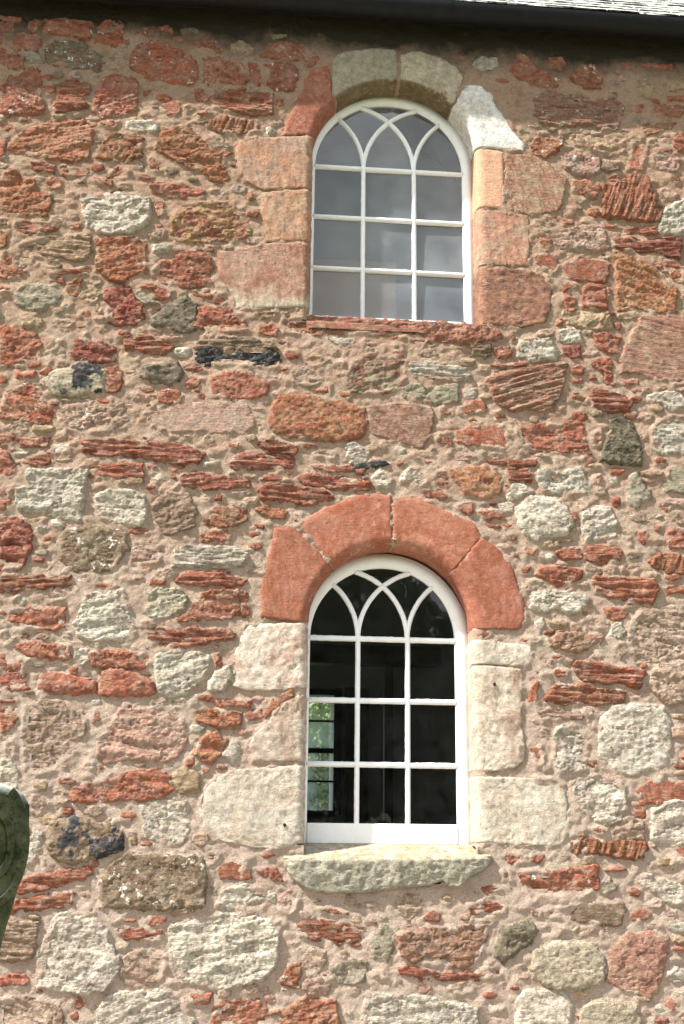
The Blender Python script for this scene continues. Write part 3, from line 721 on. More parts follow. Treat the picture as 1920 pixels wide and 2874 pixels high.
eB 280,1040 320,940 480,880 560,930 480,1020 400,1100 330,1150 270,1100
fB 520,1200 540,1080 680,1020 800,1010 940,1040 1000,1110 1010,1240 960,1310 800,1340 620,1310
cB 1050,1280 1070,1080 1180,960 1330,950 1450,990 1430,1130 1390,1330 1340,1390 1130,1330
wB 420,1450 480,1360 600,1345 740,1370 790,1440 780,1600 430,1600
fB 870,1500 940,1430 1100,1430 1240,1450 1250,1600 870,1600
wR 1350,1470 1400,1440 1440,1480 1400,1500
rR 700,920 770,905 760,925
rR 820,1520 860,1520 855,1560
rR 1020,520 1100,490 1180,520 1080,530
kR 300,520 360,520 380,600 330,580
yR 1400,430 1500,440 1480,490 1390,480
wR 0,1460 100,1490 130,1600 0,1600
wR 1500,1360 1600,1350 1600,1400
yR 800,480 940,420 940,470 830,510
"""
stones = []
tx = ty = 0; k = 1.
for ln in DATA.strip().splitlines():
    f = ln.split()
    if f[0] in 'AB' and len(f) == 3:
        tx, ty = float(f[1]), float(f[2]); k = 500/1568. if f[0] == 'A' else 640/1568.; continue
    pts = [tuple(map(float, q.split(','))) for q in f[1:]]
    wp = [P(tx+a*k, ty+b*k) for a, b in pts]
    if len(wp) < 4:
        a, b, c = wp; wp = [a, ((a[0]+b[0])/2, (a[1]+b[1])/2), b, c]
    stones.append((f[0], np.array(wp)))
def parea(p):
    x, z = p[:, 0], p[:, 1]; return abs(np.dot(x, np.roll(z, -1))-np.dot(z, np.roll(x, -1)))/2
stones.sort(key=lambda q: -parea(q[1]))
PAL = dict(r=((.335, .120, .068), (.385, .205, .14)), o=((.34, .135, .07), (.36, .21, .125)), m=((.26, .085, .06), (.32, .14, .09)),
           p=((.44, .27, .20), (.40, .30, .23)), w=((.60, .54, .43), (.42, .365, .285)), g=((.27, .235, .165), (.36, .315, .225)),
           k=((.21, .15, .095), (.28, .22, .145)), d=((.035, .038, .042), (.13, .125, .12)), y=((.41, .31, .20), (.36, .24, .15)),
           c=((.355, .19, .125), (.36, .25, .17)), x=((.34, .145, .09), (.41, .28, .13)), e=((.135, .115, .075), (.23, .19, .125)),
           f=((.43, .375, .265), (.34, .285, .20)), q=((.45, .335, .25), (.34, .235, .165)), n=((.26, .115, .085), (.34, .30, .19)),
           l=((.38, .35, .235), (.46, .41, .31)), Z=((.74, .72, .66), (.66, .62, .54)))
def tint(c, v=.10):
    k = 1+rng.uniform(-v, v)*1.4; return tuple(float(np.clip(x*k*(1+rng.uniform(-v, v)*(.5 if c[0] > c[2]*1.8 else .15)), .01, .8)) for x in c)
# ------------------------------------------------------------------ openings of the two windows
class Opening:
    def __init__(s, cx, R, zs, zb): s.cx, s.R, s.zs, s.zb = cx, R, zs, zb; s.H = zs-zb; s.L = 2*s.H+math.pi*R+2*R
    def pt(s, u):
        """point and outward normal at arc length u, from bottom left corner, up, over, down, back along the bottom"""
        if u < s.H: return (s.cx-s.R, s.zb+u), (-1, 0)
        u -= s.H
        if u < math.pi*s.R:
            a = math.pi-u/s.R; return (s.cx+s.R*math.cos(a), s.zs+s.R*math.sin(a)), (math.cos(a), math.sin(a))
        u -= math.pi*s.R
        if u < s.H: return (s.cx+s.R, s.zs-u), (1, 0)
        u -= s.H; return (s.cx+s.R-u, s.zb), (0, -1)
    def near(s, x, z, top=True):
        us = np.linspace(0, s.L-(2*s.R if top else 0)-1e-4, 1500); q = np.array([s.pt(u)[0] for u in us])
        return us[np.argmin((q[:, 0]-x)**2+(q[:, 1]-z)**2)]
    def poly(s, off=0, n=28):
        p = [(s.cx-s.R-off, s.zb-off)]
        for i in range(n+1):
            a = math.pi*(1-i/n); p.append((s.cx+(s.R+off)*math.cos(a), s.zs+(s.R+off)*math.sin(a)))
        p.append((s.cx+s.R+off, s.zb-off)); return np.array(p)
OPU = Opening(.851, .493, 5.590, 4.486)
OPL = Opening(.826, .442, 2.726, 1.598)
# dressed stones: opening, letter, inner start px, inner end px, outer side polyline px (same direction), name
DRESS = [
 (OPU, 'c', (855, 868), (857, 690), [(665, 868), (655, 830), (625, 790), (611, 770), (614, 708), (700, 696), (745, 684)], 'jamb_stone'),
 (OPU, 'c', (857, 684), (862, 540), [(748, 680), (746, 640), (734, 600), (733, 540)], 'jamb_stone'),
 (OPU, 'c', (862, 536), (872, 392), [(735, 534), (690, 508), (670, 470), (662, 420), (672, 396), (700, 389)], 'jamb_stone'),
 (OPU, 'D', (872, 388), (955, 300), [(785, 386), (800, 355), (823, 300), (850, 255), (850, 228), (870, 195), (905, 182), (925, 182)], 'arch_stone'),
 (OPU, 'g', (958, 298), (1112, 268), [(932, 172), (945, 150), (1000, 140), (1060, 134), (1112, 140)], 'arch_stone'),
 (OPU, 'f', (1120, 269), (1248, 318), [(1126, 150), (1180, 143), (1230, 158), (1275, 185), (1300, 218), (1292, 235)], 'arch_stone'),
 (OPU, 'Z', (1252, 320), (1322, 424), [(1300, 238), (1345, 238), (1388, 266), (1392, 300), (1425, 335), (1450, 380), (1474, 405), (1470, 428)], 'arch_stone'),
 (OPU, 'P', (1322, 428), (1328, 588), [(1412, 428), (1414, 500), (1414, 584)], 'jamb_stone'),
 (OPU, 'c', (1328, 594), (1330, 750), [(1420, 597), (1482, 606), (1488, 680), (1484, 748)], 'jamb_stone'),
 (OPU, 'K', (1330, 757), (1334, 915), [(1490, 760), (1535, 778), (1551, 805), (1545, 870), (1530, 908), (1450, 922)], 'jamb_stone'),
 (OPL, 'R', (851, 1748), (932, 1594), [(733, 1735), (730, 1670), (738, 1620), (758, 1545), (768, 1480), (800, 1474), (830, 1479)], 'arch_stone'),
 (OPL, 'R', (934, 1593), (1099, 1552), [(834, 1474), (870, 1447), (925, 1420), (990, 1392), (1050, 1386), (1096, 1388)], 'arch_stone'),
 (OPL, 'R', (1102, 1552), (1248, 1622), [(1102, 1400), (1130, 1392), (1175, 1396), (1225, 1422), (1280, 1448), (1325, 1462), (1345, 1490), (1352, 1508)], 'arch_stone'),
 (OPL, 'R', (1248, 1622), (1310, 1768), [(1352, 1508), (1385, 1530), (1435, 1580), (1452, 1640), (1474, 1700), (1478, 1740), (1460, 1766), (1430, 1764)], 'arch_stone'),
 (OPL, 'F', (846, 1932), (850, 1752), [(820, 1932), (760, 1940), (690, 1938), (655, 1925), (662, 1860), (655, 1835), (675, 1790), (690, 1752)], 'jamb_stone'),
 (OPL, 'F', (842, 2138), (846, 1952), [(710, 2138), (705, 2110), (696, 2090), (715, 2060), (745, 2030), (795, 1975), (820, 1960)], 'jamb_stone'),
 (OPL, 'W', (838, 2372), (842, 2150), [(790, 2384), (700, 2378), (620, 2362), (570, 2320), (558, 2275), (570, 2225), (610, 2180), (680, 2158)], 'jamb_stone'),
 (OPL, 'w', (1312, 1798), (1314, 1866), [(1490, 1812), (1492, 1840), (1484, 1868)], 'jamb_stone'),
 (OPL, 'F', (1314, 1870), (1320, 2166), [(1462, 1876), (1464, 1960), (1466, 2040), (1476, 2100), (1470, 2135), (1445, 2155), (1380, 2166)], 'jamb_stone'),
 (OPL, 'W', (1320, 2180), (1324, 2366), [(1545, 2184), (1580, 2205), (1592, 2250), (1594, 2320), (1575, 2372), (1530, 2374)], 'jamb_stone'),
]
PAL['P'] = ((.48, .28, .175), (.50, .31, .19)); PAL['R'] = ((.275, .096, .055), (.32, .14, .088)); PAL['K'] = ((.28, .145, .10), (.23, .115, .08)); PAL['D'] = ((.29, .11, .062), (.33, .15, .09)); PAL['F'] = ((.47, .405, .32), (.40, .295, .22)); PAL['W'] = ((.46, .415, .33), (.42, .345, .26))
# ------------------------------------------------------------------ the wall: mortar height field
church = empty('church', (1, 0, 0), 'red sandstone rubble church wall with two white arched windows and a black gutter', 'church'); WL['church'] = Vector((1, 0, 0))
X0, X1, Z0, Z1, G = -2.6, 3.7, .3, 6.62, .0092
nx, nz = int((X1-X0)/G), int((Z1-Z0)/G)
gx = np.linspace(X0, X1, nx); gz = np.linspace(Z0, Z1, nz); GX, GZ = np.meshgrid(gx, gz)
D = np.full(GX.shape, .12)          # distance outside the nearest stone (negative inside)
def stamp(poly, m=.12):
    x0, z0 = poly.min(0)-m; x1, z1 = poly.max(0)+m
    i0, i1 = np.searchsorted(gx, [x0, x1]); j0, j1 = np.searchsorted(gz, [z0, z1])
    if i1 <= i0 or j1 <= j0: return
    sx, sz = GX[j0:j1, i0:i1], GZ[j0:j1, i0:i1]
    D[j0:j1, i0:i1] = np.minimum(D[j0:j1, i0:i1], -psd(sx, sz, poly))
for t, p in stones: stamp(p)
dress_polys = []
for op, t, a, b, outer, nm in DRESS:
    ua, ub = op.near(*P(*a, .03)), op.near(*P(*b, .03)); n = 12
    inn = [op.pt(ua+(ub-ua)*i/n)[0] for i in range(n+1)]; out = [P(*q) for q in outer]
    poly = np.array(inn+out[::-1]); dress_polys.append(poly); stamp(poly)
SILLU = np.array([P(*q) for q in [(790, 905), (800, 893), (850, 890), (1340, 915), (1400, 927), (1412, 950), (1330, 962), (1200, 958), (1050, 940), (950, 932), (880, 942), (800, 932)]])
stamp(SILLU)
SILLL = np.array([P(*q) for q in [(800, 2390), (1383, 2385), (1390, 2420), (1330, 2460), (1280, 2495), (1130, 2500), (925, 2513), (860, 2500), (820, 2470)]])
stamp(SILLL)
for op in (OPU, OPL): stamp(op.poly(.01))
# random infill stones (outside the traced field) and gallets in the joints
fill = []
ws = np.array(list('rrrrrrrooopwwwgyykkqqcm'))
def blob(x, z, r, asp, n=9):
    a0 = rng.uniform(0, 6.28); ang = a0+np.arange(n)/n*6.283+rng.uniform(-.22, .22, n); rr = r*rng.uniform(.78, 1.1, n)
    t = rng.uniform(-.12, .12); px, pz = np.cos(ang)*rr*asp, np.sin(ang)*rr
    return np.stack([x+px*math.cos(t)-pz*math.sin(t), z+px*math.sin(t)+pz*math.cos(t)], 1)
def dat(x, z):
    i = min(max(int((x-X0)/G), 0), nx-1); j = min(max(int((z-Z0)/G), 0), nz-1); return D[j, i]
for r, tries, gap in ((.075, 900, .012), (.05, 2500, .010), (.036, 4000, .009), (.026, 6000, .008), (.018, 5000, .008), (.012, 2600, .007), (.008, 1500, .006)):
    for _ in range(tries):
        x, z = rng.uniform(X0+.1, X1-.1), rng.uniform(Z0+.1, 6.2)
        asp = rng.uniform(1.1, 2.2) if r > .025 else rng.uniform(1.5, 3.6); rr = r*rng.uniform(.75, 1.15)
        
        if min(dat(x, z), dat(x-rr*asp*.75, z)+rr*.3, dat(x+rr*asp*.75, z)+rr*.3) < rr+gap: continue
        if rr*asp > .11: asp = .11/rr
        p = blob(x, z, rr, asp); t = rng.choice(ws) if z > Z1 or x < -1.6 or x > 2.75 else rng.choice(list('rrrrqqqqqqyyppwwk' if r > .02 else 'rrqqqqyyp'))
        fill.append((t+('L' if (t in 'rm' and rng.random() < .4) else 'B' if t in 'gky' and rng.random() < .5 else 'R'), p)); stamp(p)
print('fill stones', len(fill))
hm = fbm(GX, GZ, .35, 3, 2)*.007+fbm(GX, GZ*1.3, .09, 5, 3)*.0055+fbm(GX, GZ*1.6, .034, 8, 3, .7)*.003-np.abs(fbm(GX*.6, GZ*1.6, .07, 28, 3))*.005
hm += .004*np.exp(-np.clip(D, 0, 1)/.012)*(.3+2*fbm(GX, GZ, .08, 13, 2)) - .004*np.exp(-((D-.022)/.012)**2)*(.6+fbm(GX, GZ, .2, 19, 2))
lap = fbm(GX, GZ*1.3, .055, 91, 4, .6); hm = hm+np.clip(lap*2.2+.15, -.5, 1.2)*.0075*np.exp(-np.clip(-D, 0, 1)/.014)*np.exp(-np.clip(D, 0, 1)/.02)-.003*(D < -.012)
YM = -hm
keep = D > -.035
for op in (OPU, OPL):
    pk = op.poly(.034); pk[0, 1] = pk[-1, 1] = op.zb-.004; keep &= psd(GX, GZ, pk) < 0
keep &= ~((GX > OPL.cx-OPL.R-.004) & (GX < OPL.cx+OPL.R+.004) & (GZ > 1.47) & (GZ < 1.61))
cell = keep[:-1, :-1] & keep[1:, :-1] & keep[:-1, 1:] & keep[1:, 1:]
J, I = np.nonzero(cell)
idx = np.arange(nx*nz).reshape(nz, nx)
Fq = np.stack([idx[J, I], idx[J, I+1], idx[J+1, I+1], idx[J+1, I]], 1)
used = np.zeros(nx*nz, bool); used[Fq.ravel()] = True; rm = np.cumsum(used)-1
V = np.stack([GX.ravel(), YM.ravel(), GZ.ravel()], 1)[used]; Fq = rm[Fq]
# mortar lining of the reveals behind the dressed stones
def sweep(op, prof, step=.012, bottom=True, u0=0, u1=None, jit=0):
    """prof: list of (t outward, y). returns verts (n,m,3)"""
    L = u1 if u1 is not None else (op.L if bottom else op.L-2*op.R)
    n = max(int((L-u0)/step), 2); out = []
    for i in range(n+1):
        (x, z), (ax, az) = op.pt(min(u0+(L-u0)*i/n, op.L-1e-6))
        out.append([(x+ax*t, y, z+az*t) for t, y in prof])
    return np.array(out)
def gridfaces(n, m, base=0):
    a = np.arange(n*m).reshape(n, m)+base
    return np.stack([a[:-1, :-1], a[1:, :-1], a[1:, 1:], a[:-1, 1:]], -1).reshape(-1, 4)
RR = .045
for op in (OPU, OPL):
    prof = [(.003, .34), (.003, .05)]+[(.003+RR*(1-math.cos(a)), -.002+RR*(1-math.sin(a))) for a in np.linspace(0, math.pi/2, 5)]+[(.05, -.002), (.085, .008)]
    g = sweep(op, prof, bottom=False); n, m = g.shape[:2]; g[..., 1] += fbm(g[..., 0]*1+g[..., 1], g[..., 2], .03, 4, 2)*.0015
    Fq = np.vstack([Fq, gridfaces(n, m, len(V))]); V = np.vstack([V, g.reshape(-1, 3)])
# plain outer runs of the same wall beyond the detailed field, and its foot
def coarse(x0, x1, z0, z1, st=.08):
    global V, Fq
    a, b = max(int((x1-x0)/st), 2), max(int((z1-z0)/st), 2); xs, zs = np.meshgrid(np.linspace(x0, x1, a), np.linspace(z0, z1, b))
    g = np.stack([xs, .004-fbm(xs, zs, .3, 3, 3)*.012, zs], -1); f = gridfaces(b, a, len(V))[:, ::-1]
    Fq = np.vstack([Fq, f]); V = np.vstack([V, g.reshape(-1, 3)])
coarse(-9, X0+.01, -.1, 6.62); coarse(X1-.01, 11, -.1, 6.62); coarse(X0, X1, -.1, Z0+.01)
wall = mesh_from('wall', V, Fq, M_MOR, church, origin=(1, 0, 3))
# ------------------------------------------------------------------ stones
def stone_field(code, poly, g, seed):
    t, ty = code[0], code[1]; ext = .03
    ext = .042; x0, z0 = poly.min(0)-ext; x1, z1 = poly.max(0)+ext
    n, m = max(int((x1-x0)/g), 3), max(int((z1-z0)/g), 3)
    xs, zs = np.meshgrid(np.linspace(x0, x1, n), np.linspace(z0, z1, m))
    size = math.sqrt(parea(poly)); wa = min(.011, size*.12)
    wx = xs+fbm(xs, zs, .045, seed, 4, .7)*wa*1.7; wz = zs+fbm(xs, zs, .045, seed+77, 4, .7)*wa*1.7
    d = psd(wx, wz, poly)+min(.014, size*.12); r = np.random.default_rng(seed)
    e = {'R': .011, 'L': .009, 'S': .010, 'B': .034, 'T': .008}[ty]; e = min(e, size*.28)*(1+.9*fbm(xs, zs, .06, seed+50, 2))
    Hh = {'R': r.uniform(.004, .013), 'L': r.uniform(.005, .013), 'S': r.uniform(.003, .007), 'B': r.uniform(.009, .02), 'T': .008}[ty]
    Hh *= min(1, .45+size*5)
    if t in 'qp': Hh *= .7
    q = np.clip(d/e, 0, 1)
    prof = np.sqrt(1-(1-q)**2) if ty == 'B' else sst(q)**.8
    h = np.where(d > 0, -.004+(Hh+.004)*prof, -.004+d*1.1)
    cx, cz = poly.mean(0); tilt = r.uniform(-.06, .06, 2)
    ins = sst(np.clip(d/e, 0, 1))
    amp = min(1, .35+size*5)
    if ty == 'R':
        th = r.uniform(-.5, .35); u_ = (zs*math.cos(th)-xs*math.sin(th)); v_ = (xs*math.cos(th)+zs*math.sin(th)); st = r.uniform(1.5, 4.5)
        a = fbm(v_/st, u_, .042, seed+5, 4, .6); st2 = fbm(v_/1.6, u_, .085, seed+15, 3)
        det = (np.floor(a*5)/5*.008+a*.005)+(np.floor(st2*4)/4)*.010+fbm(xs, zs, .020, seed+6, 3, .7)*.0045
        det = det-np.clip(np.abs(fbm(v_/3, u_, .07, seed+33, 3))-.0, 0, .06)*0 - .006*(np.abs(fbm(v_/3.5, u_, .09, seed+33, 3)) < .022)
    elif ty == 'L':
        dip = r.uniform(-.12, .12)
        if code == 'cL': dip = .32
        if code == 'oL' and size > .12: dip = 1.3
        u = zs-xs*math.tan(dip) if abs(dip) < 1 else xs*1.0-zs*.35; v = xs if abs(dip) < 1 else zs
        a = fbm(v/9, u, .016, seed+5, 3, .6); det = np.round(a*4)/4*.009+a*.004+fbm(xs, zs, .05, seed+6, 4, .65)*.006
    elif ty == 'T':
        u = (xs*.93+zs*.36) if poly[:, 0].mean() < 2 else (zs*.97+xs*.22)
        det = fbm(u, (xs-zs)/8, .012, seed+5, 2)*.0035+fbm(xs, zs, .05, seed+6, 3)*.003
    elif ty == 'B': det = fbm(xs*.8, zs*1.3, .07, seed+5, 4, .68)*.010+fbm(xs, zs, .018, seed+6, 2)*.003-.004*(np.abs(fbm(xs/2, zs, .08, seed+33, 3)) < .02)
    else: det = fbm(xs, zs, .06, seed+5, 4, .65)*.0055
    h = h+(det*amp+(xs-cx)*tilt[0]*.6+(zs-cz)*tilt[1]*.6)*ins
    kp = d > -max(g*1.6, .008)
    cell = kp[:-1, :-1] & kp[1:, :-1] & kp[:-1, 1:] & kp[1:, 1:]
    j, i = np.nonzero(cell)
    if len(j) == 0: return None
    ix = np.arange(n*m).reshape(m, n); F = np.stack([ix[j, i], ix[j, i+1], ix[j+1, i+1], ix[j+1, i]], 1)
    us = np.zeros(n*m, bool); us[F.ravel()] = True; rmp = np.cumsum(us)-1
    Vv = np.stack([xs.ravel(), -h.ravel(), zs.ravel()], 1)[us]; F = rmp[F]
    c1, c2 = PAL[t]; c1, c2 = tint(c1), tint(c2)
    N = len(Vv); A = np.tile((*c1, 1. if 'f' in code[2:] else .12), (N, 1)); B = np.tile((*c2, 1. if ty == 'L' else .15 if ty == 'B' else .3), (N, 1))
    if 'd' in code[2:]:
        mk = (fbm(Vv[:, 0], Vv[:, 2], .09, seed+40, 4) > .26)[:, None]; dk = np.array([.045, .045, .045])
        A[:, :3] = np.where(mk, dk, A[:, :3]); B[:, :3] = np.where(mk, dk*1.8, B[:, :3])
    return Vv, F, A, B
NPART = 300-len(DRESS)-2
small = []
for i, (code, poly) in enumerate(stones):
    if i < NPART:
        size = math.sqrt(parea(poly)); q = stone_field(code, poly, .0065 if size > .1 else .005, 100+i)
        if q is None: continue
        mesh_from('stone', q[0], q[1], M_ST, wall, cols={'col': q[2], 'col2': q[3]})
    else: small.append((code, poly))
VV, FF, AA, BB, nb = [], [], [], [], 0
for i, (code, poly) in enumerate(small+fill):
    q = stone_field(code, poly, .0055, 2000+i)
    if q is None: continue
    VV.append(q[0]); FF.append(q[1]+nb); AA.append(q[2]); BB.append(q[3]); nb += len(q[0])
ss = mesh_from('small_stones', np.vstack(VV), np.vstack(FF), M_ST, wall, cols={'col': np.vstack(AA), 'col2': np.vstack(BB)}); ss['kind'] = 'stuff'
# dressed stones round the openings
def resample(pts, n):
    pts = np.asarray(pts, float); d = np.r_[0, np.cumsum(np.hypot(*np.diff(pts, axis=0).T))]; u = np.linspace(0, d[-1], n)
    return np.stack([np.interp(u, d, pts[:, 0]), np.interp(u, d, pts[:, 1])], 1)
def dressed(op, t, a, b, outer, nm, seed, rr=RR, proud=.007, depth=.30, yin=.03):
    ua, ub = op.near(*P(*a, yin)), op.near(*P(*b, yin)); sgn = 1
    out = np.array([P(*q) for q in outer])
    n = max(int(abs(ub-ua)/.008), 10)+1
    O = resample(out, n); arcp = 5
    inner = []; nrm = []
    for i in range(n):
        p, q = op.pt(ua+(ub-ua)*i/(n-1)); inner.append(p); nrm.append(q)
    inner = np.array(inner); nrm = np.array(nrm)
    W = np.hypot(*(O-inner-nrm*rr).T).mean(); m = max(int(W/.008), 4)
    rows = []
    prof = [(0., y) for y in np.linspace(depth, rr-proud, 7)]+[(rr*(1-math.cos(x)), rr-proud-rr*math.sin(x)) for x in np.linspace(0, math.pi/2, arcp+1)[1:]]
    P0 = inner+nrm*rr
    cols = [np.stack([inner[:, 0]+nrm[:, 0]*tt, np.full(n, y), inner[:, 1]+nrm[:, 1]*tt], 1) for tt, y in prof]
    for j in range(1, m+1):
        f = j/m; q = P0*(1-f)+O*f; cols.append(np.stack([q[:, 0], np.full(n, -proud), q[:, 1]], 1))
    g = np.array(cols).transpose(1, 0, 2)            # n x M x 3
    M = g.shape[1]; rough = {'w': 1.8, 'K': 2.2, 'Z': 1.2, 'F': 2.2, 'W': 2.0, 'f': 1.9, 'P': .15, 'R': .8, 'c': 1.1}.get(t, 1.)
    dO = np.minimum((M-1-np.arange(M))[None, :]*.008, 9)+0*g[..., 0]
    dE = np.minimum(np.arange(n), n-1-np.arange(n))[:, None]*.008+0*g[..., 0]
    de = np.minimum(dO, dE)
    x, z = g[..., 0]+g[..., 1]*.6, g[..., 2]
    front = sst((.12-g[..., 1])/.15)
    det = fbm(x, z, .09, seed, 4, .6)*.004+fbm(x, z, .02, seed+3, 3, .65)*.0022
    if t in 'cR': det = det+fbm(x*.95+z*.25, (z-x)/7, .012, seed+9, 2)*.003
    dis = det*rough*(.3+.7*front)
    er = (.0025 if nm == 'arch_stone' and t == 'R' else .0035)*(1-sst(de/.012))+.004*(1-sst(dO/.03))*(1 if nm == 'arch_stone' else .4)
    # push along local outward facing direction (y for face, -normal for reveal)
    wy = np.array([0.]*7+[math.sin(v) for v in np.linspace(0, math.pi/2, arcp+1)[1:]]+[1.]*m)[None, :]
    wn = np.array([1.]*7+[math.cos(v) for v in np.linspace(0, math.pi/2, arcp+1)[1:]]+[0.]*m)[None, :]
    amt = dis-er
    g[..., 1] -= amt*wy; g[..., 0] -= amt*wn*nrm[:, 0][:, None]; g[..., 2] -= amt*wn*nrm[:, 1][:, None]
    # ragged outer outline
    jt = fbm(g[..., 0], g[..., 2], .035, seed+21, 3, .6)*.008*(1-sst(de/.05)) * (np.arange(M) >= 12)[None, :]
    cxy = (P0.mean(0)+O.mean(0))/2
    if t != 'P': g[..., 0] += jt*np.sign(g[..., 0]-cxy[0]); g[..., 2] += jt*.6
    # skirts
    def back(a): b_ = a.copy(); b_[..., 1] += .035; return b_
    g = np.concatenate([g, back(g[:, -1:])], 1)
    g = np.concatenate([back(g[:1]), g, back(g[-1:])], 0)
    n2, m2 = g.shape[:2]; F = gridfaces(n2, m2)
    if ub < ua: F = F[:, ::-1]
    c1, c2 = PAL[t]; c1, c2 = tint(c1, .13 if nm == 'jamb_stone' else .08), tint(c2, .08)
    N = n2*m2; A = np.tile((*c1, .1), (N, 1)); B = np.tile((*c2, .12), (N, 1))
    gv = g.reshape(-1, 3)
    if op is OPU and t in 'gf':        # dirty brown underside, with the soffit's shade painted into its colour
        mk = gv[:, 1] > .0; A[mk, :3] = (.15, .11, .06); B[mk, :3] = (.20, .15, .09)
    if seed == 500:                    # pale bleached foot of the lowest jamb stone
        f_ = sst((P(700, 800)[1]-gv[:, 2]+fbm(gv[:, 0], gv[:, 2], .1, 5, 3)*.08)/.12)[:, None]*np.ones(3)
        A[:, :3] = A[:, :3]*(1-f_)+np.array((.50, .42, .31))*f_; B[:, :3] = B[:, :3]*(1-f_)+np.array((.42, .36, .26))*f_
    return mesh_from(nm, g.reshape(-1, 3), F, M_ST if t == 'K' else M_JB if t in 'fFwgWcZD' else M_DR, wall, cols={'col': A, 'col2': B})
for i, dd in enumerate(DRESS):
    dressed(*dd, seed=500+i*7, rr=.055 if dd[0] is OPL and dd[5] == 'arch_stone' else RR)
M_HOLE = mat_plain('painted_hole_shade', (.02, .018, .016), .9, .1)  # dark discs paint the shade inside the small peg holes
for px_, py_ in ((1388, 1921), (799, 2316)):
    x_, z_ = P(px_, py_, -.012); a_ = [(x_+.008*math.cos(t_)*(1+.2*math.sin(3*t_)), -.0135, z_+.010*math.sin(t_)) for t_ in np.linspace(0, 2*math.pi, 11)[:-1]]
    b_ = [(x, .01, z) for x, y, z in a_]; mesh_from('hole_shade_disc', a_+b_, [list(range(10))]+[[i, (i+1) % 10, (i+1) % 10+10, i+10] for i in range(10)], M_HOLE, wall, smooth=False)
# upper sill, flush: ledge along the bottom of the opening plus its rough face
q = stone_field('mR', SILLU, .006, 900)
sillv, sillf = q[0], q[1]
n = 90; led = []
for i in range(n+1):
    x = OPU.cx-OPU.R-.02+(2*OPU.R+.04)*i/n
    zt = 4.556; led.append([(x, .30, zt+.01), (x, .15, zt-.004), (x, .10, zt-.027), (x, .03, zt-.060), (x, .0, zt-.076), (x, -.008, zt-.086), (x, -.009, zt-.12)])
led = np.array(led); led[..., 2] += fbm(led[..., 0], led[..., 1], .05, 3, 3)*.004
lf = gridfaces(n+1, 7)[:, ::-1]
c1, c2 = (.31, .13, .085), (.36, .20, .13)
VS = np.vstack([sillv, led.reshape(-1, 3)]); FS = np.vstack([sillf, lf+len(sillv)])
mesh_from('sill_stone', VS, FS, M_ST, wall, cols={'col': (*c1, .15), 'col2': (*c2, .3)})
# lower sill: thick projecting slab with a weathered top
def lower_sill():
    top = resample([P(*q, -.06) for q in [(798, 2412), (850, 2410), (1000, 2411), (1200, 2409), (1384, 2406)]], 110)
    bot = resample([P(*q, -.05) for q in [(800, 2432), (815, 2455), (838, 2478), (870, 2497), (925, 2505), (1040, 2501), (1120, 2492), (1200, 2484), (1248, 2470), (1262, 2488), (1290, 2490), (1325, 2458), (1360, 2440), (1386, 2418)]], 110)
    bot[:, 1] = np.interp(top[:, 0], bot[:, 0], bot[:, 1]); g = []
    for i in range(110):
        x, zt = top[i]; zb = min(bot[i, 1], zt-.012); e = min(i, 109-i)/109*1.06; pr = .040*(1-(1-min(e/.05, 1))**2*.5)
        c = [(x, .20, 1.606), (x, .145, 1.600), (x, .07, 1.600*.5+zt*.5+.004), (x, .01, 1.600*.22+zt*.78+.003), (x, -.015, zt+.009), (x, -.022, zt+.005), (x, -pr+.012, zt+.001), (x, -pr, zt-.008)]
        for f in np.linspace(0, 1, 16)[1:]:
            c.append((x, -pr+.012*f*f, (zt-.008)*(1-f)+zb*f))
        c += [(x, -pr+.04, zb-.006), (x, .03, zb-.004)]
        g.append(c)
    g = np.array(g); x, z = g[..., 0], g[..., 2]-g[..., 1]
    wgt = np.array([.1, .3, .5, .6, .8, 1, 1, 1]+[1.3]*15+[1, .2])[None, :]
    g[..., 1] -= (fbm(x, z, .05, 60, 4, .6)*.009+fbm(x, z*2, .02, 61, 2)*.003)*wgt
    g[..., 2] += fbm(x, z, .04, 67, 3)*.004*wgt
    for s_ in (0, -1):
        sk = g[s_:][:1].copy() if s_ == -1 else g[:1].copy(); sk[..., 1] = np.maximum(sk[..., 1], .02)
        g = np.concatenate([g, sk], 0) if s_ == -1 else np.concatenate([sk, g], 0)
    n2, m2 = g.shape[:2]; F = gridfaces(n2, m2)[:, ::-1]; N = n2*m2
    A = np.tile((.36, .34, .25, .1), (n2, m2, 1)); B = np.tile((.43, .40, .31, .12), (n2, m2, 1))
    A[:, :7] = (.42, .35, .21, 1.); B[:, :7] = (.50, .46, .36, .12)     # yellow lichen growing on the upper surface
    return mesh_from('sill_stone', g.reshape(-1, 3), F, M_ST, wall, cols={'col': A.reshape(-1, 4), 'col2': B.reshape(-1, 4)})
lower_sill()
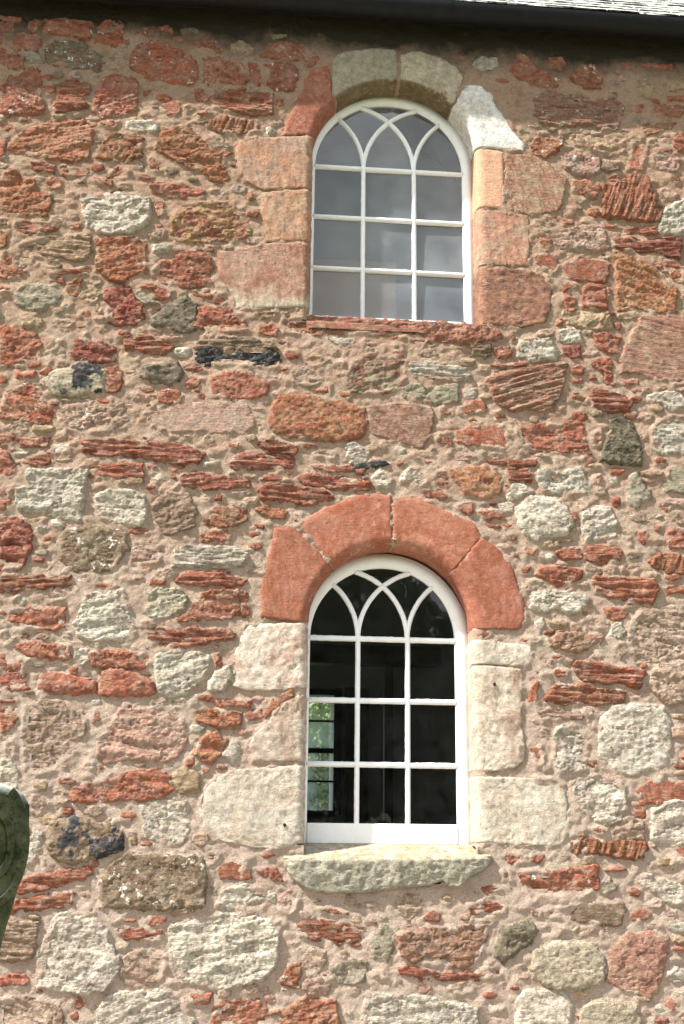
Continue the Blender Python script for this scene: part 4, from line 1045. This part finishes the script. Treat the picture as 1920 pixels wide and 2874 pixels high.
# ------------------------------------------------------------------ windows
YF = .15
def strip(name, path, prof, mat, parent, closed=False):
    """path: list of (x,z); prof: list of (t, y), t measured to the left normal of the path"""
    p = np.array(path, float); n = len(p); tg = np.gradient(p, axis=0); tg /= np.linalg.norm(tg, axis=1)[:, None]
    nr = np.stack([-tg[:, 1], tg[:, 0]], 1); g = np.array([[(p[i, 0]+nr[i, 0]*t, y, p[i, 1]+nr[i, 1]*t) for t, y in prof] for i in range(n)])
    return g
def bar_mesh(name, path, parent, y0=.0, wdt=.027, seed=0):
    prof = [(-wdt/2, .186), (-wdt/2, .167+y0), (-wdt*.27, .153+y0), (wdt*.27, .153+y0), (wdt/2, .167+y0), (wdt/2, .186), (-wdt/2, .186)]
    g = strip(name, path, prof, M_PAINT, parent)
    g[..., 1] += fbm(g[..., 0]+g[..., 2], g[..., 1]*20, .02, seed, 2)*.0008
    j = fbm(g[..., 0], g[..., 2], .012, seed+5, 3, .7)*.0032; g[:, 4, 2] += j[:, 4]; g[:, 1, 2] += j[:, 1]; g[:, 4, 0] += j[:, 4]
    n, m = g.shape[:2]; return mesh_from(name, g.reshape(-1, 3), gridfaces(n, m), M_PAINT, parent, smooth=False)
def line(a, b, n=40): return [(a[0]+(b[0]-a[0])*i/n, a[1]+(b[1]-a[1])*i/n) for i in range(n+1)]
def arc(cx, cz, r, a0, a1, n=36): return [(cx+r*math.cos(a0+(a1-a0)*i/n), cz+r*math.sin(a0+(a1-a0)*i/n)) for i in range(n+1)]
def window(cx, R, zbar, zg, zbot, fw, mdx, rows, label, seed):
    win = empty('window', (cx, YF, zbot)); WL[win.name] = Vector((cx, YF, zbot)); win['label'] = label
    win.parent = church; win.location = Vector((cx, YF, zbot))-WL['church']
    # outer frame
    path = line((cx-R, zbot), (cx-R, zbar), 60)[:-1]+arc(cx, zbar, R, math.pi, 0, 70)+line((cx+R, zbar), (cx+R, zbot), 60)[1:]
    prof = [(fw, .21), (fw, .150), (.016, .150), (.011, .157), (.0, .160), (0., .19), (fw, .21)]
    g = strip('frame', path, prof, M_PAINT, win); n, m = g.shape[:2]
    g[..., 1] += fbm(g[..., 0]*3, g[..., 2], .05, seed, 3)*.0012
    mesh_from('frame', g.reshape(-1, 3), gridfaces(n, m), M_PAINT, win, smooth=False)
    box('bottom_rail', cx-R-.001, cx+R+.001, .1515, .19, zbot, zg, M_PAINT, win, bev=.006)
    ms = (cx-mdx, cx+mdx)
    for i, x in enumerate(ms): bar_mesh('glazing_bar', line((x, zg-.004), (x+rng.uniform(-.002, .002), zbar+.02), 60), win, 0, seed=seed+i)
    for i, z in enumerate(rows): bar_mesh('glazing_bar', line((cx-R-.004, z+rng.uniform(-.001, .001)), (cx+R+.004, z), 60), win, .0015, wdt=.030, seed=seed+9+i)
    # intersecting tracery
    r = R*.97
    def hit(cxx, sgn):      # intersection of tracery circle (centre cxx) with the frame circle (centre cx, radius R)
        d = cxx-cx; a = (R*R-r*r+d*d)/(2*d); h = math.sqrt(max(R*R-a*a, 0)); return (cx+a, zbar+h)
    arcs = {}
    for nmk, mx, dr in (('AL', ms[0], -1), ('AR', ms[0], 1), ('BL', ms[1], -1), ('BR', ms[1], 1)):
        cxx = mx+dr*r; hx, hz = hit(cxx, 1); ang = math.atan2(hz-zbar, hx-cxx)
        a0 = math.pi if dr > 0 else 0.
        pts = arc(cxx, zbar, r, a0, ang, 40); arcs[nmk] = pts
        ext = arc(cxx, zbar, r, a0, ang-(.02 if dr > 0 else -.02), 40)
        bar_mesh('tracery_bar', ext, win, {'AL': .0008, 'AR': .001, 'BL': .0022, 'BR': .0012}[nmk], wdt=.026, seed=seed+30)
    # panes
    def pane(poly):
        p = np.array(poly); c = p.mean(0); t = rng.normal(0, .014, 2); inflate = 1+.004/np.hypot(*(p-c).T).mean()
        p = c+(p-c)*inflate
        Vp = [(x, .175+(x-c[0])*t[0]+(z-c[1])*t[1], z) for x, z in p]
        mesh_from('pane', Vp, [list(range(len(Vp)))], M_HAZY if seed == 11 else M_GLASS, win, smooth=False)
    xs = [cx-R, ms[0], ms[1], cx+R]; zs = [zg]+list(rows[::-1])
    for i in range(3):
        for j in range(len(zs)-1): pane([(xs[i], zs[j]), (xs[i+1], zs[j]), (xs[i+1], zs[j+1]), (xs[i], zs[j+1])])
    def farc(p0, p1, n=20):
        a0 = math.atan2(p0[1]-zbar, p0[0]-cx); a1 = math.atan2(p1[1]-zbar, p1[0]-cx)
        return arc(cx, zbar, R, a0, a1, n)
    h0 = math.sqrt(max(r*r-(r-mdx)**2, 0)); apex = (cx, zbar+h0)
    def cut(pts, side, below):   # part of an arc below/above the apex
        return [p for p in pts if (p[1] <= apex[1]) == below]
    AL, AR, BL, BR = (arcs[k_] for k_ in ('AL', 'AR', 'BL', 'BR'))
    pane(farc((cx-R, zbar), AL[-1])[:-1]+AL[::-1])
    pane(farc((cx+R, zbar), BR[-1])[:-1]+BR[::-1])
    pane(cut(AR, 0, True)+[apex]+cut(BL, 0, True)[::-1])
    pane(AL+farc(AL[-1], BL[-1])[1:-1]+cut(BL, 0, False)[::-1]+[apex]+cut(AR, 0, True)[::-1][:-1])
    pane(BR+farc(BR[-1], AR[-1])[1:-1]+cut(AR, 0, False)[::-1]+[apex]+cut(BL, 0, True)[::-1][:-1])
    pane([apex]+cut(BL, 0, False)+farc(BL[-1], AR[-1])[1:-1]+cut(AR, 0, False)[::-1])
    return win
window(.8325, .4525, 5.577, 4.588, 4.556, .062, .155, (5.577, 5.240, 4.900), 'upper arched window with pale grey reflecting panes', 11)
window(.8010, .3990, 2.683, 1.704, 1.598, .078, .1365, (2.683, 2.347, 2.008), 'lower arched window with dark panes and deep bottom rail', 12)
# ------------------------------------------------------------------ inside of the church
M_SPLAY = mat_plain('brown_distemper', (.27, .22, .16), .9, .2, 5, .15)
g = sweep(OPU, [(.03, .205), (.05, .4), (.14, .85)], .05); g[-1] = g[0]
n, m = g.shape[:2]; mesh_from('window_splay', g.reshape(-1, 3), gridfaces(n, m), M_SPLAY, church)
lx0, lx1, lz0, lz1 = OPL.cx-OPL.R-.04, OPL.cx+OPL.R+.04, OPL.zb-.03, 3.205
mesh_from('window_splay', [(lx0, .206, lz0), (lx1, .206, lz0), (lx1, .206, lz1), (lx0, .206, lz1), (lx0-.12, .846, lz0), (lx1+.12, .846, lz0), (lx1+.12, .846, lz1-.02), (lx0-.12, .846, lz1-.02)],
          [[0, 1, 5, 4], [1, 2, 6, 5], [2, 3, 7, 6], [3, 0, 4, 7]], M_SPLAY, church, smooth=False)
xs, zs = np.meshgrid(np.arange(-4, 7.01, .1), np.arange(-.0, 6.61, .1)); kp = np.ones(xs.shape, bool)
kp &= psd(xs, zs, OPU.poly(.11)) < 0; kp &= ~((xs > lx0-.12) & (xs < lx1+.12) & (zs > lz0) & (zs < lz1-.02))
cl = kp[:-1, :-1] | kp[1:, :-1] | kp[:-1, 1:] | kp[1:, 1:]
j, i = np.nonzero(cl); ix = np.arange(xs.size).reshape(xs.shape)
F = np.stack([ix[j, i], ix[j+1, i], ix[j+1, i+1], ix[j, i+1]], 1)
def inset(cell_ok): return cell_ok
cl2 = kp[:-1, :-1] & kp[1:, :-1] & kp[:-1, 1:] & kp[1:, 1:]; j, i = np.nonzero(cl2); F = np.stack([ix[j, i], ix[j+1, i], ix[j+1, i+1], ix[j, i+1]], 1)
mesh_from('interior_wall', np.stack([xs.ravel(), np.full(xs.size, .845), zs.ravel()], 1), F, M_PLAST, church)
YB = 6.5
mesh_from('pale_board', [(-.6, .90, 6.5), (2.4, .90, 6.5), (2.4, 2.1, 4.3), (-.6, 2.1, 4.3)], [[0, 1, 2, 3]], mat_plain('pale_blue_board', (.74, .79, .86), .9, .2), church, smooth=False)  # added pale board, tilted to catch sky light and brighten the upper panes
box('curtain', .30, 1.00, 1.05, 1.10, 4.2, 5.42, mat_plain('beige_curtain', (.80, .58, .42), .9, .1), church, .01)
box('interior_wall', -4.2, -4, .0, YB+.3, 0, 6.6, M_PLAST, church, 0); box('interior_wall', 7, 7.2, .0, YB+.3, 0, 6.6, M_PLAST, church, 0)
box('floor', -4, 7, .3, YB, -.1, .1, M_FLOOR, church, 0)
box('ceiling', -4, 7, .1, YB+.3, 6.66, 6.72, M_PLAST, church, 0)
# back wall with a sash window (x .22..1.06, z 1.92..3.12) and two unseen upper openings added to light the ceiling
bx = [(-4, .22, 0, 3.9), (.22, 1.06, 0, 1.93), (.22, 1.06, 3.12, 3.9), (1.06, 7, 0, 3.9), (-4, -2.2, 3.9, 6.0), (-1.0, 2.9, 3.9, 6.0), (4.1, 7, 3.9, 6.0), (-4, 7, 6.0, 6.66)]
for a, b, c, d in bx: box('back_wall', a, b, YB, YB+.5, c, d, M_PLAST, church, 0)
bw = empty('window', (.64, YB, 1.93)); WL[bw.name] = Vector((.64, YB, 1.93)); bw.parent = church; bw.location = WL[bw.name]-WL['church']; bw['label'] = 'sash window of the far wall seen through the lower window'
for a, b in ((.16, .22), (1.06, 1.14)): box('frame', a, b, YB-.06, YB-.002, 1.87, 3.20, M_DARKW, bw)
for z, h in ((1.90, .03), (2.224, .010), (2.538, .026), (2.845, .010), (3.15, .03)): box('sash_bar', .22, 1.058, YB-.05, YB-.01, z-h, z+h, M_DARKW, bw)
mesh_from('pane', [(.2, YB-.03, 1.9), (1.06, YB-.03, 1.9), (1.06, YB-.03, 3.14), (.2, YB-.03, 3.14)], [[0, 1, 2, 3]], M_MILK, bw, smooth=False)
box('gallery_beam', -4, 2.0, 5.2, 5.4, 3.28, 3.46, M_WOODP, church)
box('post', 1.44, 1.52, 5.2, 5.3, .1, 3.28, M_WOODP, church)
box('wood_panelling', 1.18, 1.42, YB-.09, YB-.01, .1, 3.2, M_WOODP, church)
# monument seen low in the right pane
mon = [P(px, py, 2.2) for px, py in [(1157, 2150), (1240, 2162), (1254, 2190), (1194, 2194), (1190, 2330), (1150, 2330)]]
V2 = [(x, 2.2, z) for x, z in mon]+[(x, 2.35, z) for x, z in mon]
V2 = np.array(V2); V2[[4, 5, 10, 11], 2] = .1; nn = 6
mesh_from('stair_newel', V2, [list(range(nn))[::-1], list(range(nn, 2*nn))]+[[i_, (i_+1) % nn, (i_+1) % nn+nn, i_+nn] for i_ in range(nn)], M_WOODP, church, smooth=False)
tbl = empty('table', (.35, 3.2, .1), 'dark wooden table inside the church behind the lower window', 'table'); WL['table'] = Vector((.35, 3.2, .1))
box('table_top', .0, 1.1, 2.9, 3.5, 1.62, 1.66, M_DARKW, tbl)
for a in (.06, 1.0):
    for b in (2.95, 3.4): box('leg', a, a+.05, b, b+.05, .1, 1.62, M_DARKW, tbl)
bk = box('book', .45, .70, 3.0, 3.2, 1.661, 1.70, mat_plain('book_cover', (.35, .45, .55), .5, .4), None); bk['label'] = 'pale blue book lying on the dark table inside the window'; bk['category'] = 'book'
# ------------------------------------------------------------------ gutter, roof
gut = empty('gutter', (1, -.13, 6.5)); WL['gutter'] = Vector((1, -.13, 6.5)); gut.parent = church; gut.location = WL['gutter']-WL['church']
def halfround(name, x0, x1, r, t, parent, cy=-.13, cz=6.525, n=14, sag=True):
    prof = [(cy-r*math.cos(a), cz-r*math.sin(a)) for a in np.linspace(0, math.pi, n)]+[(cy+(r-t)*math.cos(a), cz-(r-t)*math.sin(a)) for a in np.linspace(0, math.pi, n)]
    prof.append(prof[0]); k_ = max(int((x1-x0)/.3), 1)+1; xs_ = np.linspace(x0, x1, k_)
    g = np.array([[(x, y, z+.004*math.sin(x*.9)) for y, z in prof] for x in xs_]); f = gridfaces(k_, len(prof))
    caps = []; return mesh_from(name, g.reshape(-1, 3), f, M_GUT, parent)
halfround('trough', -9, 11, .08, .004, gut)
halfround('collar', 1.05, 1.17, .0845, .004, gut); halfround('collar', -1.9, -1.78, .0845, .004, gut)
box('wall_plate', -9, 11, -.03, .3, 6.60, 6.66, M_DARKW, church, .003)
roof = empty('roof', (1, -.2, 6.56)); WL['roof'] = Vector((1, -.2, 6.56)); roof.parent = church; roof.location = WL['roof']-WL['church']
EY, EZ = -.165, 6.558; ca = math.cos(R_(45)); 
def slate_mesh(wd):
    bm = bmesh.new(); bmesh.ops.create_cube(bm, size=1)
    for v in bm.verts:
        v.co = Vector((v.co.x*wd, v.co.y*.30, v.co.z*.009))
        if v.co.y < 0: v.co.x += random.uniform(-.008, .008); v.co.y += random.uniform(-.010, .010)
    me = bpy.data.meshes.new('slate'); bm.to_mesh(me); bm.free(); me.materials.append(M_SLATE); return me
sm = [slate_mesh(wd) for wd in (.17, .20, .22, .24, .19)]
for row in range(9):
    x = -.6+(row % 2)*.1
    while x < 4.0:
        q = random.randrange(5); wd = (.17, .20, .22, .24, .19)[q]
        s_ = .13*row+.13; y = EY+s_*ca; z = EZ+s_*ca+.012
        o = bpy.data.objects.new('slate', sm[q]); COL.objects.link(o); o.parent = roof
        o.location = Vector((x+wd/2, y, z))-WL['roof']; o.rotation_euler = (R_(45-3.2+random.uniform(-.8, .8)), random.uniform(-.01, .01), random.uniform(-.01, .01)); x += wd+.006
VV2 = []; FF2 = []
def roofstrip(x0, x1, s0, s1, off=-.012):
    b0 = len(VV2)
    for s_ in (s0, s1):
        for x in (x0, x1): VV2.append((x, EY+s_*ca, EZ+s_*ca+off))
    FF2.append([b0, b0+1, b0+3, b0+2])
roofstrip(-9, 11, .02, 5.2)
for row in range(30):       # farther courses, too far up the slope to tell apart
    s0 = .13*row+.02
    for (x0, x1) in (((-9, -.6), (4.0, 11)) if row < 9 else ((-9, 11),)):
        b0 = len(VV2); 
        for s_, o_ in ((s0, .02), (s0+.28, .004), (s0, .008)):
            for x in (x0, x1): VV2.append((x, EY+s_*ca-o_*ca*.3, EZ+s_*ca+o_))
        FF2 += [[b0, b0+1, b0+3, b0+2], [b0+4, b0+5, b0+1, b0]]
ro = mesh_from('upper_slates', VV2, FF2, M_SLATE, roof, smooth=False); ro['kind'] = 'stuff'
box('back_slope', -9, 11, 3.5, 3.6, 6.5, 10.1, M_SLATE, roof, 0)
# ------------------------------------------------------------------ ground, gravestone, trees
n = 60; xs, ys = np.meshgrid(np.linspace(-120, 120, n), np.linspace(-120, 120, n))
gr = mesh_from('ground', np.stack([xs.ravel(), ys.ravel(), (fbm(xs, ys, 9, 2, 2)*.06).ravel()], 1), gridfaces(n, n)[:, ::-1], mat_grass()); gr['kind'] = 'structure'
xs, ys = np.meshgrid(np.linspace(-20, 22, 200), np.linspace(-3.9, -.1, 30))
pa = mesh_from('path', np.stack([xs.ravel(), ys.ravel(), (fbm(xs, ys, .5, 2, 2)*.012+.085).ravel()], 1), gridfaces(30, 200)[:, ::-1], mat_plain('bounce_gravel', (.40, .36, .31), .95, .2, 60, .5, .01, 90)); pa['kind'] = 'structure'  # unseen pale strip added to bounce neutral fill light onto the wall
def gravestone():
    a = R_(38); u = np.array([math.cos(a), math.sin(a), 0]); nn = np.array([math.sin(a), -math.cos(a), 0]); p0 = np.array([-.82, -3.3, 0])
    def hit(px, py):
        d = ray(px, py); t = np.dot(p0-CAM, nn)/np.dot(d, nn); q = CAM+t*d; return np.dot(q-p0, u), q[2]
    right = [hit(*q) for q in [(0, 2700), (18, 2625), (42, 2545), (62, 2480), (78, 2410), (88, 2340), (93, 2280), (92, 2245), (82, 2225), (64, 2214), (40, 2203), (10, 2195), (-40, 2186), (-110, 2178)]]
    x0, z0 = right[0]; sl = (right[1][0]-x0)/(right[1][1]-z0)
    right = [(x0-sl*.3-.02, -.05), (x0-sl*.28, z0*.5), (x0-sl*.10, z0-.12)]+right
    cxm = right[-1][0]-.10; left = [(2*cxm-x, z) for x, z in right[::-1]]; pts = resample(right+left, 150)
    th = .11; g = []
    c = np.array([cxm, pts[:, 1].mean()])
    base = p0
    def w3(x, z, t): q = base+u*x-nn*t; return (q[0], q[1], z)
    layers = [(0.88, .006), (.90, .0), (.955, .0), (.985, .008), (1., .03), (1., th-.012), (.996, th-.003), (.985, th), (.9, th)]
    for s_, t in layers:
        pp = c+(pts-c)*s_; g.append([w3(x, z, t) for x, z in pp])
    g = np.array(g); L, N = g.shape[:2]; F = []
    for l in range(L-1):
        for i_ in range(N-1): F.append([l*N+i_, l*N+i_+1, (l+1)*N+i_+1, (l+1)*N+i_])
    F.append(list(range(N))[::-1]); F.append([(L-1)*N+i_ for i_ in range(N)])
    root = empty('gravestone', (p0[0]+u[0]*cxm, p0[1]+u[1]*cxm, 0), 'leaning mossy green gravestone at the left edge in front of the wall', 'gravestone'); WL[root.name] = Vector(root.location)
    mesh_from('slab', g.reshape(-1, 3), F, M_GRAVE, root)
    # carved scroll: raised bead following the shoulder, with a spiral
    ctr = hit(38, 2330); sp = []
    for i_ in range(90):
        t = i_/89; r_ = .028+.10*t; an = -3.6*math.pi*(1-t)+1.2; sp.append((ctr[0]-.05+r_*math.cos(an)*.75, ctr[1]-.05+r_*math.sin(an)*1.25))
    tv = []; K = 8
    sp = np.array(sp); tg = np.gradient(sp, axis=0); tg /= np.linalg.norm(tg, axis=1)[:, None]
    for i_ in range(len(sp)):
        for k_ in range(K):
            an = 2*math.pi*k_/K; o_ = math.cos(an)*.011; h_ = math.sin(an)*.0010-.0006
            tv.append(w3(sp[i_, 0]-tg[i_, 1]*o_, sp[i_, 1]+tg[i_, 0]*o_, -h_))
    F = [[i_*K+k_, i_*K+(k_+1) % K, (i_+1)*K+(k_+1) % K, (i_+1)*K+k_] for i_ in range(len(sp)-1) for k_ in range(K)]
    mesh_from('carved_scroll', tv, F, M_GRAVE, root)
gravestone()
def tree(x, y, h, r, nl, label, mat=M_LEAF, leaf=.11, seed=1, zc=None):
    g = np.random.default_rng(seed); root = empty('tree', (x, y, 0), label, 'tree', 'trees round the churchyard'); WL[root.name] = Vector((x, y, 0))
    V_, F_ = [], []; zc = zc or h*.6
    def limb(a, b, r0, r1):
        a, b = np.array(a, float), np.array(b, float); d = (b-a)/np.linalg.norm(b-a); s_ = np.cross(d, (0, .3, 1) if abs(d[2]) < .9 else (1, 0, 0)); s_ /= np.linalg.norm(s_); t = np.cross(d, s_)
        b0 = len(V_)
        for k_, (c_, rr) in enumerate(((a, r0), ((a+b)/2+g.normal(0, r0*.4, 3), (r0+r1)/2), (b, r1))):
            for i_ in range(7): an = i_/7*6.283; V_.append(c_+(s_*math.cos(an)+t*math.sin(an))*rr)
        for k_ in range(2):
            for i_ in range(7): F_.append([b0+k_*7+i_, b0+k_*7+(i_+1) % 7, b0+(k_+1)*7+(i_+1) % 7, b0+(k_+1)*7+i_])
    limb((x, y, -.1), (x+.1, y, h*.45), .28, .2)
    cl = []
    for i_ in range(26):
        th, ph = g.uniform(0, 6.283), math.acos(g.uniform(-.8, 1)); q = g.uniform(.45, .95)
        c_ = np.array([x+r*q*math.sin(ph)*math.cos(th), y+r*q*math.sin(ph)*math.sin(th), zc+(h-zc)*q*math.cos(ph)]); cl.append(c_)
        if i_ < 12: limb((x+.1, y, h*(.25+.2*g.random())), c_, .08, .02)
    mesh_from('trunk', V_, F_, M_BARK, root)
    per = nl//26; C_ = np.repeat(np.array(cl), per, 0); off = g.normal(0, 1, C_.shape); off /= np.linalg.norm(off, axis=1)[:, None]; off *= (g.random((len(C_), 1))**.4)*r*.42
    c_ = C_+off; a_ = g.normal(0, 1, c_.shape); a_ /= np.linalg.norm(a_, axis=1)[:, None]; b_ = np.cross(a_, g.normal(0, 1, c_.shape)); b_ /= np.linalg.norm(b_, axis=1)[:, None]
    sz = leaf*g.uniform(.6, 1.3, (len(c_), 1)); v = np.stack([c_-a_*sz, c_+b_*sz*.5, c_+a_*sz, c_-b_*sz*.5], 1).reshape(-1, 3)
    mesh_from('crown', v, np.arange(len(v)).reshape(-1, 4), mat, root, smooth=False)
tree(.5, -19, 7.6, 3.2, 26000, 'dark tree behind the viewer reflected left in the lower panes', seed=3, leaf=.16)
tree(5.2, -21, 8.0, 3.6, 26000, 'dark tree behind the viewer reflected right in the lower panes', seed=4, leaf=.16)
tree(9.6, -20, 7.8, 3.4, 20000, 'dark tree behind the viewer standing farthest right', seed=8, leaf=.16)
tree(1.0, 13.0, 4.9, 2.1, 90000, 'pale green tree seen through the far sash window', M_LEAF2, seed=5, leaf=.045, zc=2.6)
